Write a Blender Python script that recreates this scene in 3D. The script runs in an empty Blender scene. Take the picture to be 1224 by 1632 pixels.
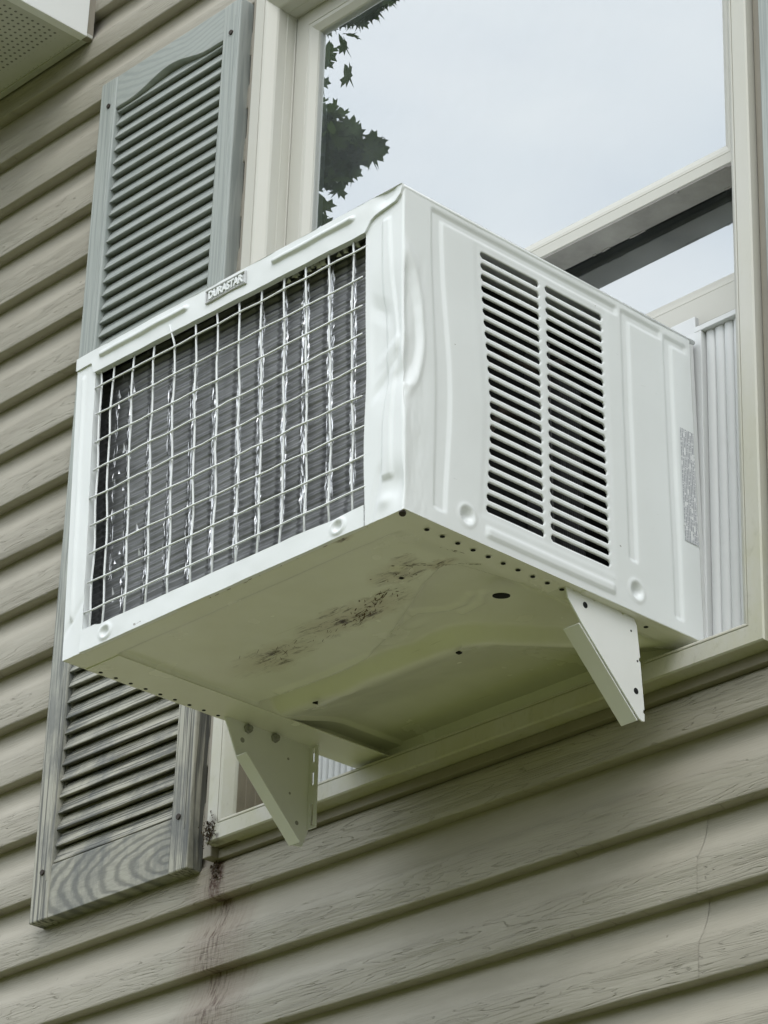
import bpy, bmesh, math, random
import numpy as np
from mathutils import Vector, Matrix, Euler

random.seed(7)
rng = np.random.RandomState(7)
SC = bpy.context.scene
COL = SC.collection

# ------------------------------------------------------------------ camera
cam_d = bpy.data.cameras.new('camera')
cam = bpy.data.objects.new('camera', cam_d)
COL.objects.link(cam)
cam.location = (2.45307, -2.53498, -1.82881)
cam.rotation_euler = (2.04624, -0.03256, 0.81225)
cam_d.sensor_fit = 'VERTICAL'
cam_d.sensor_height = 36.0
cam_d.sensor_width = 27.0
cam_d.lens = 4819.16 / 1632 * 36
cam_d.shift_x = 30.67 / 1632
cam_d.shift_y = -8.73 / 1632
cam_d.clip_start = 0.05
cam_d.clip_end = 500
SC.camera = cam

# ------------------------------------------------------------------ sky, sun, exposure
world = bpy.data.worlds.new('World')
SC.world = world
world.use_nodes = True
SUN_DIR = Vector((0.46, -0.46, 0.76)).normalized()          # towards the sun
wn, wl = world.node_tree.nodes, world.node_tree.links
wn.clear()
w_out = wn.new('ShaderNodeOutputWorld')
w_bg = wn.new('ShaderNodeBackground')
w_bg.inputs['Strength'].default_value = 0.1
w_sky = wn.new('ShaderNodeTexSky')
w_sky.sky_type = 'NISHITA'
w_sky.sun_disc = False
w_sky.sun_elevation = math.asin(SUN_DIR.z)
w_sky.sun_rotation = math.atan2(SUN_DIR.x, SUN_DIR.y) % (2 * math.pi)
w_sky.dust_density = 1.0
w_tc = wn.new('ShaderNodeTexCoord')
w_map = wn.new('ShaderNodeMapping')
w_map.inputs['Scale'].default_value = (1.0, 1.0, 2.6)
w_no = wn.new('ShaderNodeTexNoise')
w_no.inputs['Scale'].default_value = 4.5
w_no.inputs['Detail'].default_value = 5
w_ramp = wn.new('ShaderNodeValToRGB')                          # overcast cloud sheet
w_ramp.color_ramp.elements[0].position = 0.36
w_ramp.color_ramp.elements[0].color = (0.77, 0.835, 0.905, 1)
w_ramp.color_ramp.elements[1].position = 0.64
w_ramp.color_ramp.elements[1].color = (0.95, 0.98, 1.0, 1)
w_mul = wn.new('ShaderNodeVectorMath'); w_mul.operation = 'SCALE'
w_dot = wn.new('ShaderNodeVectorMath'); w_dot.operation = 'DOT_PRODUCT'   # the cloud sheet is brighter round the hidden sun
w_dot.inputs[1].default_value = SUN_DIR
w_max = wn.new('ShaderNodeMath'); w_max.operation = 'MAXIMUM'; w_max.inputs[1].default_value = 0.0
w_pow = wn.new('ShaderNodeMath'); w_pow.operation = 'POWER'; w_pow.inputs[1].default_value = 4.0
w_amp = wn.new('ShaderNodeMath'); w_amp.operation = 'MULTIPLY_ADD'; w_amp.inputs[1].default_value = 4.6; w_amp.inputs[2].default_value = 11.0
w_mix = wn.new('ShaderNodeMixRGB')
w_mix.inputs['Fac'].default_value = 0.92
wl.new(w_tc.outputs['Generated'], w_map.inputs['Vector'])
wl.new(w_map.outputs['Vector'], w_no.inputs['Vector'])
wl.new(w_no.outputs['Fac'], w_ramp.inputs['Fac'])
wl.new(w_ramp.outputs['Color'], w_mul.inputs[0])
wl.new(w_tc.outputs['Generated'], w_dot.inputs[0])
wl.new(w_dot.outputs['Value'], w_max.inputs[0])
wl.new(w_max.outputs[0], w_pow.inputs[0])
wl.new(w_pow.outputs[0], w_amp.inputs[0])
wl.new(w_amp.outputs[0], w_mul.inputs['Scale'])
wl.new(w_sky.outputs['Color'], w_mix.inputs['Color1'])
wl.new(w_mul.outputs['Vector'], w_mix.inputs['Color2'])
wl.new(w_mix.outputs['Color'], w_bg.inputs['Color'])
wl.new(w_bg.outputs['Background'], w_out.inputs['Surface'])

sun_d = bpy.data.lights.new('sun', 'SUN')
sun = bpy.data.objects.new('sun', sun_d)
COL.objects.link(sun)
sun_d.energy = 0.55
sun_d.angle = math.radians(28)
sun_d.color = (1.0, 0.97, 0.92)
sun.rotation_euler = SUN_DIR.to_track_quat('Z', 'Y').to_euler()

SC.view_settings.view_transform = 'Standard'
SC.view_settings.look = 'None'
SC.view_settings.exposure = 0.80
SC.view_settings.gamma = 1.0
SC.view_settings.use_curve_mapping = False
SC.render.engine = 'CYCLES'
SC.cycles.use_denoising = True
SC.cycles.max_bounces = 8
SC.cycles.transparent_max_bounces = 16

# ------------------------------------------------------------------ helpers
def link_obj(name, me, mat=None, parent=None):
    o = bpy.data.objects.new(name, me)
    COL.objects.link(o)
    if mat is not None and len(me.materials) == 0:
        me.materials.append(mat)
    if parent is not None:
        o.parent = parent
    return o


def tag(o, label=None, cat=None, group=None, kind=None):
    if label: o['label'] = label
    if cat: o['category'] = cat
    if group: o['group'] = group
    if kind: o['kind'] = kind
    return o


def empty(name, loc=(0, 0, 0), rot=(0, 0, 0)):
    o = bpy.data.objects.new(name, None)
    COL.objects.link(o)
    o.location = loc
    o.rotation_euler = rot
    o.empty_display_size = 0.1
    return o


def mesh(name, verts, faces, smooth=False):
    me = bpy.data.meshes.new(name)
    me.from_pydata([tuple(map(float, v)) for v in verts], [], faces)
    if smooth:
        me.polygons.foreach_set('use_smooth', [True] * len(me.polygons))
    me.update()
    return me


class MB:
    """collects simple shapes into one mesh"""
    def __init__(self):
        self.v, self.f = [], []

    def add(self, vs, fs):
        n = len(self.v)
        self.v += [tuple(map(float, a)) for a in vs]
        self.f += [tuple(i + n for i in a) for a in fs]

    def box(self, x0, x1, y0, y1, z0, z1):
        self.add([(x0, y0, z0), (x1, y0, z0), (x1, y1, z0), (x0, y1, z0), (x0, y0, z1), (x1, y0, z1), (x1, y1, z1), (x0, y1, z1)],
                 [(0, 3, 2, 1), (4, 5, 6, 7), (0, 1, 5, 4), (1, 2, 6, 5), (2, 3, 7, 6), (3, 0, 4, 7)])

    def tube(self, pts, r, n=8, cap=True):
        pts = [Vector(p) for p in pts]
        rings = []
        for i, p in enumerate(pts):
            a = pts[max(i - 1, 0)]; b = pts[min(i + 1, len(pts) - 1)]
            d = (b - a).normalized()
            up = Vector((0, 1, 0)) if abs(d.y) < 0.9 else Vector((1, 0, 0))
            s = d.cross(up).normalized(); t = s.cross(d).normalized()
            rr = r[i] if isinstance(r, (list, tuple)) else r
            rings.append([p + (s * math.cos(2 * math.pi * k / n) + t * math.sin(2 * math.pi * k / n)) * rr for k in range(n)])
        vs = [v for ring in rings for v in ring]
        fs = []
        for i in range(len(pts) - 1):
            for k in range(n):
                a = i * n + k; b = i * n + (k + 1) % n
                fs.append((a, b, b + n, a + n))
        if cap:
            fs.append(tuple(range(n))[::-1])
            fs.append(tuple(range((len(pts) - 1) * n, len(pts) * n)))
        self.add(vs, fs)

    def disc(self, c, axis, r, n=14, depth=0.0, r2=None):
        """flat disc, or a low cylinder when depth is set; axis is the outward normal"""
        c = Vector(c); a = Vector(axis).normalized()
        s = a.orthogonal().normalized(); t = a.cross(s)
        ring = [c + (s * math.cos(2 * math.pi * k / n) * r + t * math.sin(2 * math.pi * k / n) * (r2 or r)) for k in range(n)]
        if not depth:
            self.add(ring, [tuple(range(n))]); return
        top = [p + a * depth for p in ring]
        self.add(ring + top, [tuple(range(n, 2 * n))] + [(k, (k + 1) % n, n + (k + 1) % n, n + k) for k in range(n)])

    def prism(self, poly, fn, t0, t1):
        """poly: list of 2-D points, fn(a, b, t) -> 3-D"""
        n = len(poly)
        self.add([fn(a, b, t0) for a, b in poly] + [fn(a, b, t1) for a, b in poly],
                 [tuple(range(n))[::-1], tuple(range(n, 2 * n))] + [(k, (k + 1) % n, n + (k + 1) % n, n + k) for k in range(n)])

    def build(self, name, mat, parent=None, smooth=False, bevel=0.0, seg=2):
        me = mesh(name, self.v, self.f, smooth)
        bm = bmesh.new(); bm.from_mesh(me)
        bmesh.ops.recalc_face_normals(bm, faces=bm.faces)
        if bevel:
            es = [e for e in bm.edges if len(e.link_faces) == 2 and e.calc_face_angle(0) > 0.5]
            bmesh.ops.bevel(bm, geom=es, offset=bevel, segments=seg, affect='EDGES', profile=0.5, clamp_overlap=True)
        bm.to_mesh(me); bm.free()
        return link_obj(name, me, mat, parent)


def ring_frame(mb, x0, x1, z0, z1, prof, y_off=0.0):
    """picture frame from profile rows (inset_side, inset_bottom, inset_top, y)"""
    vs, fs = [], []
    for si, bi, ti, y in prof:
        vs += [(x0 + si, y + y_off, z0 + bi), (x1 - si, y + y_off, z0 + bi), (x1 - si, y + y_off, z1 - ti), (x0 + si, y + y_off, z1 - ti)]
    for i in range(len(prof) - 1):
        for k in range(4):
            a = i * 4 + k; b = i * 4 + (k + 1) % 4
            fs.append((a, b, b + 4, a + 4))
    mb.add(vs, fs)


def grid_mesh(name, P, keep=None, smooth=True):
    """P: (m, n, 3) array of points"""
    m, n = P.shape[:2]
    idx = np.arange(m * n).reshape(m, n)
    q = np.stack([idx[:-1, :-1], idx[1:, :-1], idx[1:, 1:], idx[:-1, 1:]], -1).reshape(-1, 4)
    if keep is not None:
        q = q[keep.reshape(-1)]
    me = bpy.data.meshes.new(name)
    me.from_pydata(P.reshape(-1, 3).tolist(), [], q.tolist())
    if smooth:
        me.polygons.foreach_set('use_smooth', [True] * len(me.polygons))
    me.update()
    return me


def sst(a, b, x):
    t = np.clip((x - a) / (b - a), 0, 1)
    return t * t * (3 - 2 * t)


def vnoise(X, Y, seed=0, octs=4):
    """smooth value noise on numpy arrays, about -1..1"""
    out = np.zeros_like(X, dtype=float); amp = 1.0
    for o in range(octs):
        xi = np.floor(X).astype(int); yi = np.floor(Y).astype(int)
        fx = X - xi; fy = Y - yi
        fx = fx * fx * (3 - 2 * fx); fy = fy * fy * (3 - 2 * fy)
        def hsh(a, b):
            h = np.sin(a * 127.1 + b * 311.7 + (seed + o) * 74.7) * 43758.5453
            return (h - np.floor(h)) * 2 - 1
        v = (hsh(xi, yi) * (1 - fx) + hsh(xi + 1, yi) * fx) * (1 - fy) + (hsh(xi, yi + 1) * (1 - fx) + hsh(xi + 1, yi + 1) * fx) * fy
        out += v * amp; amp *= 0.5; X = X * 2.03; Y = Y * 2.03
    return out


def poly_dist(A, B, pts):
    """distance of grid points (A, B) to a polyline"""
    d = np.full(A.shape, 1e9)
    for (a0, b0), (a1, b1) in zip(pts[:-1], pts[1:]):
        ux, uy = a1 - a0, b1 - b0
        L = ux * ux + uy * uy
        t = np.clip(((A - a0) * ux + (B - b0) * uy) / L, 0, 1)
        d = np.minimum(d, np.hypot(A - a0 - t * ux, B - b0 - t * uy))
    return d


# ------------------------------------------------------------------ material helper
class NT:
    def __init__(self, name):
        self.m = bpy.data.materials.new(name)
        self.m.use_nodes = True
        self.t = self.m.node_tree
        self.t.nodes.clear()
        self.out = self.t.nodes.new('ShaderNodeOutputMaterial')

    def n(self, typ, ins=None, **kw):
        nd = self.t.nodes.new(typ)
        for k, v in kw.items():
            setattr(nd, k, v)
        for k, v in (ins or {}).items():
            self.set(nd.inputs[k], v)
        return nd

    def set(self, sock, v):
        if hasattr(v, 'is_output'):
            self.t.links.new(v, sock)
        elif isinstance(v, (tuple, list)) and len(v) == 3 and sock.type == 'RGBA':
            sock.default_value = (*v, 1)
        else:
            sock.default_value = v

    def math(self, op, a, b=0.0, c=0.0, clamp=False):
        nd = self.n('ShaderNodeMath', operation=op, use_clamp=clamp)
        self.set(nd.inputs[0], a); self.set(nd.inputs[1], b); self.set(nd.inputs[2], c)
        return nd.outputs[0]

    def mix(self, f, a, b, typ='MIX'):
        nd = self.n('ShaderNodeMixRGB', blend_type=typ)
        self.set(nd.inputs[0], f); self.set(nd.inputs[1], a); self.set(nd.inputs[2], b)
        return nd.outputs[0]

    def ramp(self, f, stops, interp='LINEAR'):
        nd = self.n('ShaderNodeValToRGB')
        nd.color_ramp.interpolation = interp
        e = nd.color_ramp.elements
        while len(e) < len(stops): e.new(0.5)
        for el, (p, c) in zip(e, stops):
            el.position = p
            el.color = (c, c, c, 1) if not isinstance(c, tuple) else (*c, 1)
        self.set(nd.inputs[0], f)
        return nd.outputs[0]

    def coord(self, which='Object'):
        return self.n('ShaderNodeTexCoord').outputs[which]

    def sep(self, v):
        nd = self.n('ShaderNodeSeparateXYZ', {0: v})
        return nd.outputs[0], nd.outputs[1], nd.outputs[2]

    def com(self, x, y, z):
        return self.n('ShaderNodeCombineXYZ', {0: x, 1: y, 2: z}).outputs[0]

    def map(self, v, scale=(1, 1, 1), loc=(0, 0, 0), rot=(0, 0, 0)):
        nd = self.n('ShaderNodeMapping')
        self.set(nd.inputs['Vector'], v)
        nd.inputs['Scale'].default_value = scale
        nd.inputs['Location'].default_value = loc
        nd.inputs['Rotation'].default_value = rot
        return nd.outputs[0]

    def noise(self, v, scale, detail=4, rough=0.5, dist=0.0):
        return self.n('ShaderNodeTexNoise', {'Vector': v, 'Scale': scale, 'Detail': detail, 'Roughness': rough, 'Distortion': dist}).outputs['Fac']

    def bump(self, h, strength=0.3, dist=0.001, normal=None):
        nd = self.n('ShaderNodeBump', {'Height': h, 'Strength': strength, 'Distance': dist})
        if normal is not None: self.set(nd.inputs['Normal'], normal)
        return nd.outputs[0]

    def bsdf(self, color, rough=0.5, metal=0.0, spec=0.5, normal=None, coat=0.0):
        nd = self.n('ShaderNodeBsdfPrincipled')
        self.set(nd.inputs['Base Color'], color)
        self.set(nd.inputs['Roughness'], rough)
        self.set(nd.inputs['Metallic'], metal)
        self.set(nd.inputs['Specular IOR Level'], spec)
        if normal is not None: self.set(nd.inputs['Normal'], normal)
        self.t.links.new(nd.outputs[0], self.out.inputs[0])
        return nd

    def ellipse(self, a, b, ca, cb, ra, rb):
        """soft 0..1 spot in two coordinates"""
        da = self.math('DIVIDE', self.math('SUBTRACT', a, ca), ra)
        db = self.math('DIVIDE', self.math('SUBTRACT', b, cb), rb)
        r = self.math('ADD', self.math('MULTIPLY', da, da), self.math('MULTIPLY', db, db))
        return self.math('SUBTRACT', 1.0, r, clamp=True)


PITCH = 0.10233
Z_LIP = 1.02476


def mat_siding():
    k = NT('vinyl_siding')
    oc = k.coord('Object')
    geo = k.n('ShaderNodeNewGeometry').outputs['Position']
    rnd = k.n('ShaderNodeObjectInfo').outputs['Random']
    off = k.com(k.math('MULTIPLY', rnd, 37.0), 0.0, k.math('MULTIPLY', rnd, 91.0))
    v = k.n('ShaderNodeVectorMath', {0: oc, 1: off}, operation='ADD').outputs[0]
    x, y, z = k.sep(oc)
    flat = k.math('SUBTRACT', 1.0, k.ramp(k.math('DIVIDE', z, PITCH), [(0.46, 0.0), (0.56, 1.0)]), clamp=True)
    # embossed wood grain: contour lines of a field stretched along the course
    n1 = k.noise(k.map(v, (2.3, 1, 46)), 1.0, 4, 0.42, 0.15)
    saw = k.math('FRACT', k.math('MULTIPLY', n1, 17.0))
    line = k.ramp(saw, [(0.0, 0.0), (0.07, 0.95), (0.5, 1.0), (1.0, 0.8)])
    patch = k.ramp(k.noise(k.map(v, (1.6, 1, 12)), 1.0, 2), [(0.30, 0.0), (0.50, 1.0)])
    fine = k.noise(k.map(v, (26, 1, 330)), 1.0, 3, 0.6)
    grain = k.math('MULTIPLY', k.math('SUBTRACT', line, 1.0), k.math('MULTIPLY', patch, flat))
    h = k.math('ADD', grain, k.math('MULTIPLY', fine, 0.34))
    nor = k.bump(h, 0.85, 0.0020)
    wav = k.noise(k.map(v, (1.8, 1, 9)), 1.0, 2)
    nor = k.bump(wav, 0.5, 0.004, nor)
    col = k.mix(k.noise(k.map(v, (2, 2, 14)), 1.0, 4), (0.312, 0.290, 0.238), (0.375, 0.350, 0.294))
    col = k.mix(k.math('MULTIPLY', k.math('SUBTRACT', 1.0, line), k.math('MULTIPLY', k.math('MULTIPLY', patch, flat), 0.12)), col, (0.15, 0.135, 0.10))
    # chalky bloom in patches, plus painted light on the cove
    chalk_and_light = k.ramp(k.noise(k.map(v, (5, 5, 26)), 1.0, 5, 0.65), [(0.42, 0.0), (0.75, 0.5)])
    chalk_and_light = k.math('ADD', chalk_and_light, k.math('MULTIPLY', k.math('SUBTRACT', 1.0, flat), 0.24), clamp=True)   # sky light on the upward-facing cove, painted in as a paler tone
    col = k.mix(chalk_and_light, col, (0.47, 0.445, 0.38))
    # dark drip below the window corner
    gx, gy, gz = k.sep(geo)
    wob = k.math('MULTIPLY', k.math('SUBTRACT', k.noise(k.map(geo, (9, 9, 7)), 1.0, 4), 0.5), 0.030)
    gxw = k.math('ADD', gx, wob)
    s1 = k.ellipse(gxw, gz, -0.588, -0.365, 0.020, 0.070)
    s2 = k.ellipse(gxw, gz, -0.594, -0.50, 0.034, 0.20)
    s3 = k.math('MULTIPLY', k.ellipse(gxw, gz, -0.585, -0.60, 0.10, 0.28), 0.45)
    drip = k.ramp(k.noise(k.map(geo, (230, 40, 34)), 1.0, 5, 0.65), [(0.46, 0.0), (0.60, 1.0)])
    blot = k.ramp(k.noise(k.map(geo, (70, 60, 40)), 1.0, 6, 0.75), [(0.42, 0.0), (0.60, 1.0)])
    st = k.math('ADD', k.math('MULTIPLY', k.math('MULTIPLY', s1, 1.5), k.math('ADD', k.math('MULTIPLY', blot, 0.85), 0.15)), k.math('MULTIPLY', k.math('ADD', k.math('MULTIPLY', s2, 0.50), k.math('MULTIPLY', s3, 0.5)), k.math('MULTIPLY', drip, k.math('ADD', blot, 0.45))), clamp=True)
    haze_ = k.math('MULTIPLY', k.ellipse(gxw, gz, -0.588, -0.55, 0.085, 0.32), 0.34)
    col = k.mix(haze_, col, (0.20, 0.12, 0.085))
    col = k.mix(st, col, (0.088, 0.048, 0.032))
    pin = k.ramp(k.noise(geo, 55, 2, 0.5), [(0.20, 1.0), (0.24, 0.0)])
    col = k.mix(k.math('MULTIPLY', pin, 0.5), col, (0.08, 0.07, 0.05))
    k.bsdf(col, 0.50, 0, 0.35, nor)
    return k.m


def mat_paint(name, col, rough=0.35, dirt=0.25, dirtcol=(0.30, 0.30, 0.22), scale=30, spec=0.5, bump=0.15):
    k = NT(name)
    oc = k.coord('Object')
    a = k.noise(oc, scale * 0.25, 5, 0.6)
    b = k.noise(oc, scale * 3.5, 4, 0.7)
    d = k.ramp(a, [(0.45, 0.0), (0.80, 1.0)])
    sp = k.ramp(b, [(0.66, 0.0), (0.80, 1.0)])
    c = k.mix(k.math('MULTIPLY', d, dirt * 0.6), col, dirtcol)
    c = k.mix(k.math('MULTIPLY', sp, dirt), c, dirtcol)
    r = k.math('ADD', rough, k.math('MULTIPLY', a, 0.12))
    k.bsdf(c, r, 0, spec, k.bump(k.noise(oc, scale * 14, 3), bump, 0.0004))
    return k.m


def mat_casing():
    """white coated sheet metal of the cabinet: almost clean, a few scuffs"""
    k = NT('white_cabinet_paint')
    oc = k.coord('Object')
    a = k.noise(oc, 7, 5, 0.6)
    c = k.mix(k.ramp(a, [(0.4, 0.0), (0.85, 0.5)]), (0.775, 0.80, 0.80), (0.675, 0.695, 0.685))
    sc = k.ramp(k.noise(k.map(oc, (30, 30, 260), rot=(0.4, 0.2, 0)), 1.0, 3, 0.6), [(0.735, 0.0), (0.76, 0.7)])
    c = k.mix(k.math('MULTIPLY', sc, 0.35), c, (0.30, 0.29, 0.26))
    nick = k.ramp(k.noise(k.map(oc, (1, 1, 1.8)), 52, 2, 0.4), [(0.185, 0.7), (0.195, 0.0)])
    c = k.mix(nick, c, (0.18, 0.15, 0.12))
    k.bsdf(c, k.math('ADD', 0.24, k.math('MULTIPLY', a, 0.14)), 0, 0.5, k.bump(k.noise(oc, 900, 2), 0.06, 0.0003))
    return k.m


def mat_pan():
    k = NT('base_pan_paint')
    oc = k.coord('Object')
    x, y, z = k.sep(oc)
    u = k.math('ADD', y, 0.51226)
    wob = k.math('MULTIPLY', k.math('SUBTRACT', k.noise(oc, 26, 5, 0.65), 0.5), 0.05)
    xw = k.math('ADD', x, wob); uw = k.math('SUBTRACT', u, wob)
    base = k.mix(k.ramp(k.noise(oc, 9, 5, 0.6), [(0.35, 0.0), (0.8, 0.6)]), (0.82, 0.83, 0.74), (0.70, 0.70, 0.58))
    spots = None
    for ca, cb, ra, rb, w in ((0.045, 0.166, 0.105, 0.034, 0.85), (-0.110, 0.182, 0.085, 0.036, 0.65), (0.165, 0.122, 0.05, 0.03, 0.75), (0.215, 0.138, 0.03, 0.015, 0.8), (0.185, 0.10, 0.03, 0.012, 0.5), (0.19, 0.006, 0.02, 0.008, 0.9)):
        e = k.math('MULTIPLY', k.ellipse(xw, uw, ca, cb, ra, rb), w)
        spots = e if spots is None else k.math('MAXIMUM', spots, e)
    tex = k.ramp(k.noise(k.map(oc, (22, 150, 30), rot=(0, 0, 0.25)), 1.0, 7, 0.75, 0.5), [(0.50, 0.0), (0.58, 1.0)])
    tex = k.math('MULTIPLY', tex, k.ramp(k.noise(oc, 38, 4, 0.6), [(0.42, 0.0), (0.60, 1.0)]))
    m = k.math('MULTIPLY', tex, spots, clamp=True)
    halo = k.math('MULTIPLY', k.math('MULTIPLY', spots, k.noise(oc, 30, 5, 0.7)), 0.80)
    col = k.mix(halo, base, (0.36, 0.25, 0.12))
    col = k.mix(k.math('MULTIPLY', m, 1.6, clamp=True), col, (0.060, 0.040, 0.020))
    scr = k.ramp(k.noise(k.map(oc, (6, 160, 10), rot=(0, 0, 0.5)), 1.0, 4, 0.6), [(0.70, 0.0), (0.74, 0.6)])
    col = k.mix(k.math('MULTIPLY', scr, 0.5), col, (0.20, 0.17, 0.09))
    k.bsdf(col, k.math('ADD', 0.17, k.math('MULTIPLY', k.noise(oc, 14, 4), 0.16)), 0, 0.6, k.bump(k.noise(oc, 45, 4), 0.10, 0.0008))
    return k.m


def mat_shutter(axis='z', rings=False, name='shutter_plastic'):
    """chalked grey-green moulded plastic with an embossed wood grain; more worn low down"""
    k = NT(name)
    oc = k.coord('Object')
    geo = k.n('ShaderNodeNewGeometry').outputs['Position']
    gx, gy, gz = k.sep(geo)
    worn = k.ramp(k.math('ADD', gz, k.math('MULTIPLY', k.noise(geo, 9, 4), 0.25)), [(0.0, 1.0), (0.55, 0.0)])
    rnd = k.n('ShaderNodeObjectInfo').outputs['Random']
    offv = k.com(k.math('MULTIPLY', rnd, 13.0), 0.0, k.math('MULTIPLY', rnd, 29.0))
    v = k.n('ShaderNodeVectorMath', {0: oc, 1: offv}, operation='ADD').outputs[0]
    if rings:
        x, y, z = k.sep(oc)
        if rings == 'low':
            dx = k.math('SUBTRACT', x, -0.672); dz = k.math('SUBTRACT', z, -0.338)
            dx = k.math('ADD', dx, k.math('MULTIPLY', dz, 0.25)); sz = 7.0
        else:
            dx = k.math('SUBTRACT', x, -0.74); dz = k.math('SUBTRACT', z, 1.16)
            dx = k.math('ADD', dx, k.math('MULTIPLY', dz, -0.3)); sz = 8.0
        r = k.math('SQRT', k.math('ADD', k.math('MULTIPLY', dx, dx), k.math('MULTIPLY', k.math('MULTIPLY', dz, dz), sz)))
        r = k.math('ADD', r, k.math('MULTIPLY', k.math('SUBTRACT', k.noise(k.map(oc, (9, 9, 20)), 1.0, 5, 0.55), 0.5), 0.062))
        saw = k.math('FRACT', k.math('MULTIPLY', r, 33.0))
        tri = k.math('ABSOLUTE', k.math('SUBTRACT', k.math('MULTIPLY', saw, 2.0), 1.0))
        g = k.ramp(k.math('ADD', tri, k.math('MULTIPLY', k.math('SUBTRACT', k.noise(k.map(oc, (30, 30, 90)), 1.0, 4, 0.6), 0.5), 0.5)), [(0.18, 0.25), (0.62, 0.85)])
        g = k.math('MULTIPLY', g, k.ramp(k.noise(k.map(oc, (40, 40, 160)), 1.0, 4), [(0.25, 0.65), (0.6, 1.0)]))
        fine = k.noise(k.map(v, (40, 40, 300)), 1.0, 3)
    else:
        s = (300, 90, 5) if axis == 'z' else (6, 60, 260)
        g0 = k.noise(k.map(v, s), 1.0, 4, 0.55, 0.4)
        g = k.ramp(g0, [(0.42, 0.0), (0.54, 1.0)])
        fine = k.noise(k.map(v, tuple(a * 2.2 for a in s)), 1.0, 3)
    light = k.mix(worn, (0.365, 0.39, 0.37), (0.385, 0.375, 0.315))
    dark = k.mix(worn, (0.285, 0.312, 0.298), (0.115, 0.115, 0.100))
    col = k.mix(g, dark, light)
    blot = k.ramp(k.noise(k.map(geo, (18, 18, 8)), 1.0, 5, 0.65), [(0.46, 0.0), (0.66, 1.0)])
    col = k.mix(k.math('MULTIPLY', blot, k.math('MULTIPLY', worn, 0.70)), col, (0.085, 0.095, 0.10))
    h = k.math('ADD', g, k.math('MULTIPLY', fine, 0.5))
    k.bsdf(col, 0.50, 0, 0.4, k.bump(h, k.math('ADD', 0.22, k.math('MULTIPLY', worn, 0.4)), 0.0008))
    return k.m


def mat_simple(name, col, rough=0.5, metal=0.0, spec=0.5, nscale=40, var=0.25):
    k = NT(name)
    oc = k.coord('Object')
    c2 = tuple(c * (1 - var) for c in col)
    c = k.mix(k.noise(oc, nscale, 5, 0.6), c2, tuple(min(1, x * (1 + var * 0.5)) for x in col))
    k.bsdf(c, rough, metal, spec, k.bump(k.noise(oc, nscale * 8, 3), 0.1, 0.0005))
    return k.m


def mat_glass():
    k = NT('window_glass')
    oc = k.coord('Object')
    sm = k.ramp(k.noise(k.map(oc, (1, 1, 1)), 3.2, 6, 0.65), [(0.35, 0.02), (0.8, 0.12)])
    sp = k.ramp(k.noise(oc, 74, 2, 0.4), [(0.190, 0.7), (0.200, 0.0)])
    tr = k.n('ShaderNodeBsdfTransparent', {'Color': (0.975, 0.985, 0.98)})
    gl = k.n('ShaderNodeBsdfGlossy', {'Color': (0.935, 0.97, 0.99), 'Roughness': 0.0})
    fr = k.n('ShaderNodeFresnel', {'IOR': 1.5}).outputs[0]
    fac = k.math('ADD', k.math('MULTIPLY', fr, 1.0), 0.39, clamp=True)
    df = k.n('ShaderNodeBsdfDiffuse', {'Color': k.mix(sp, (0.62, 0.66, 0.66), (0.10, 0.10, 0.09))})
    m1 = k.n('ShaderNodeMixShader', {0: fac, 1: tr.outputs[0], 2: gl.outputs[0]})
    m2 = k.n('ShaderNodeMixShader', {0: k.math('MAXIMUM', sm, sp), 1: m1.outputs[0], 2: df.outputs[0]})
    k.t.links.new(m2.outputs[0], k.out.inputs[0])
    return k.m


def mat_coil():
    k = NT('condenser_fins')
    oc = k.coord('Object')
    x, y, z = k.sep(oc)
    tilt = k.math('ADD', z, k.math('MULTIPLY', k.noise(k.map(oc, (3, 1, 20)), 1.0, 3), 0.006))
    row = k.math('FRACT', k.math('MULTIPLY', tilt, 105.0))
    ln = k.ramp(row, [(0.0, 0.25), (0.22, 0.95), (0.7, 1.0), (0.92, 0.35)])
    fin = k.math('FRACT', k.math('MULTIPLY', x, 520.0))
    var = k.noise(k.map(oc, (5, 1, 90)), 1.0, 5, 0.7)
    c = k.mix(ln, (0.075, 0.076, 0.08), k.mix(var, (0.17, 0.174, 0.18), (0.40, 0.405, 0.41)))
    c = k.mix(k.ramp(k.noise(k.map(oc, (22, 1, 4)), 1.0, 3), [(0.5, 0.0), (0.75, 0.45)]), c, (0.03, 0.031, 0.034))
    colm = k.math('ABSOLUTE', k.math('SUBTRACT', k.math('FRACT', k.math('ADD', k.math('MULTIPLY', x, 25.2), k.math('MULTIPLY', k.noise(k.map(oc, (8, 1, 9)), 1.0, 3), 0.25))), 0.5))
    c = k.mix(k.math('MULTIPLY', k.ramp(colm, [(0.05, 1.0), (0.12, 0.0)]), 0.6), c, (0.035, 0.036, 0.038))   # shadow of each wire and bent fins, painted as dark columns
    h = k.math('ADD', k.math('MULTIPLY', fin, 0.4), ln)
    k.bsdf(c, 0.48, 0.55, 0.5, k.bump(h, 0.5, 0.001))
    return k.m


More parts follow.
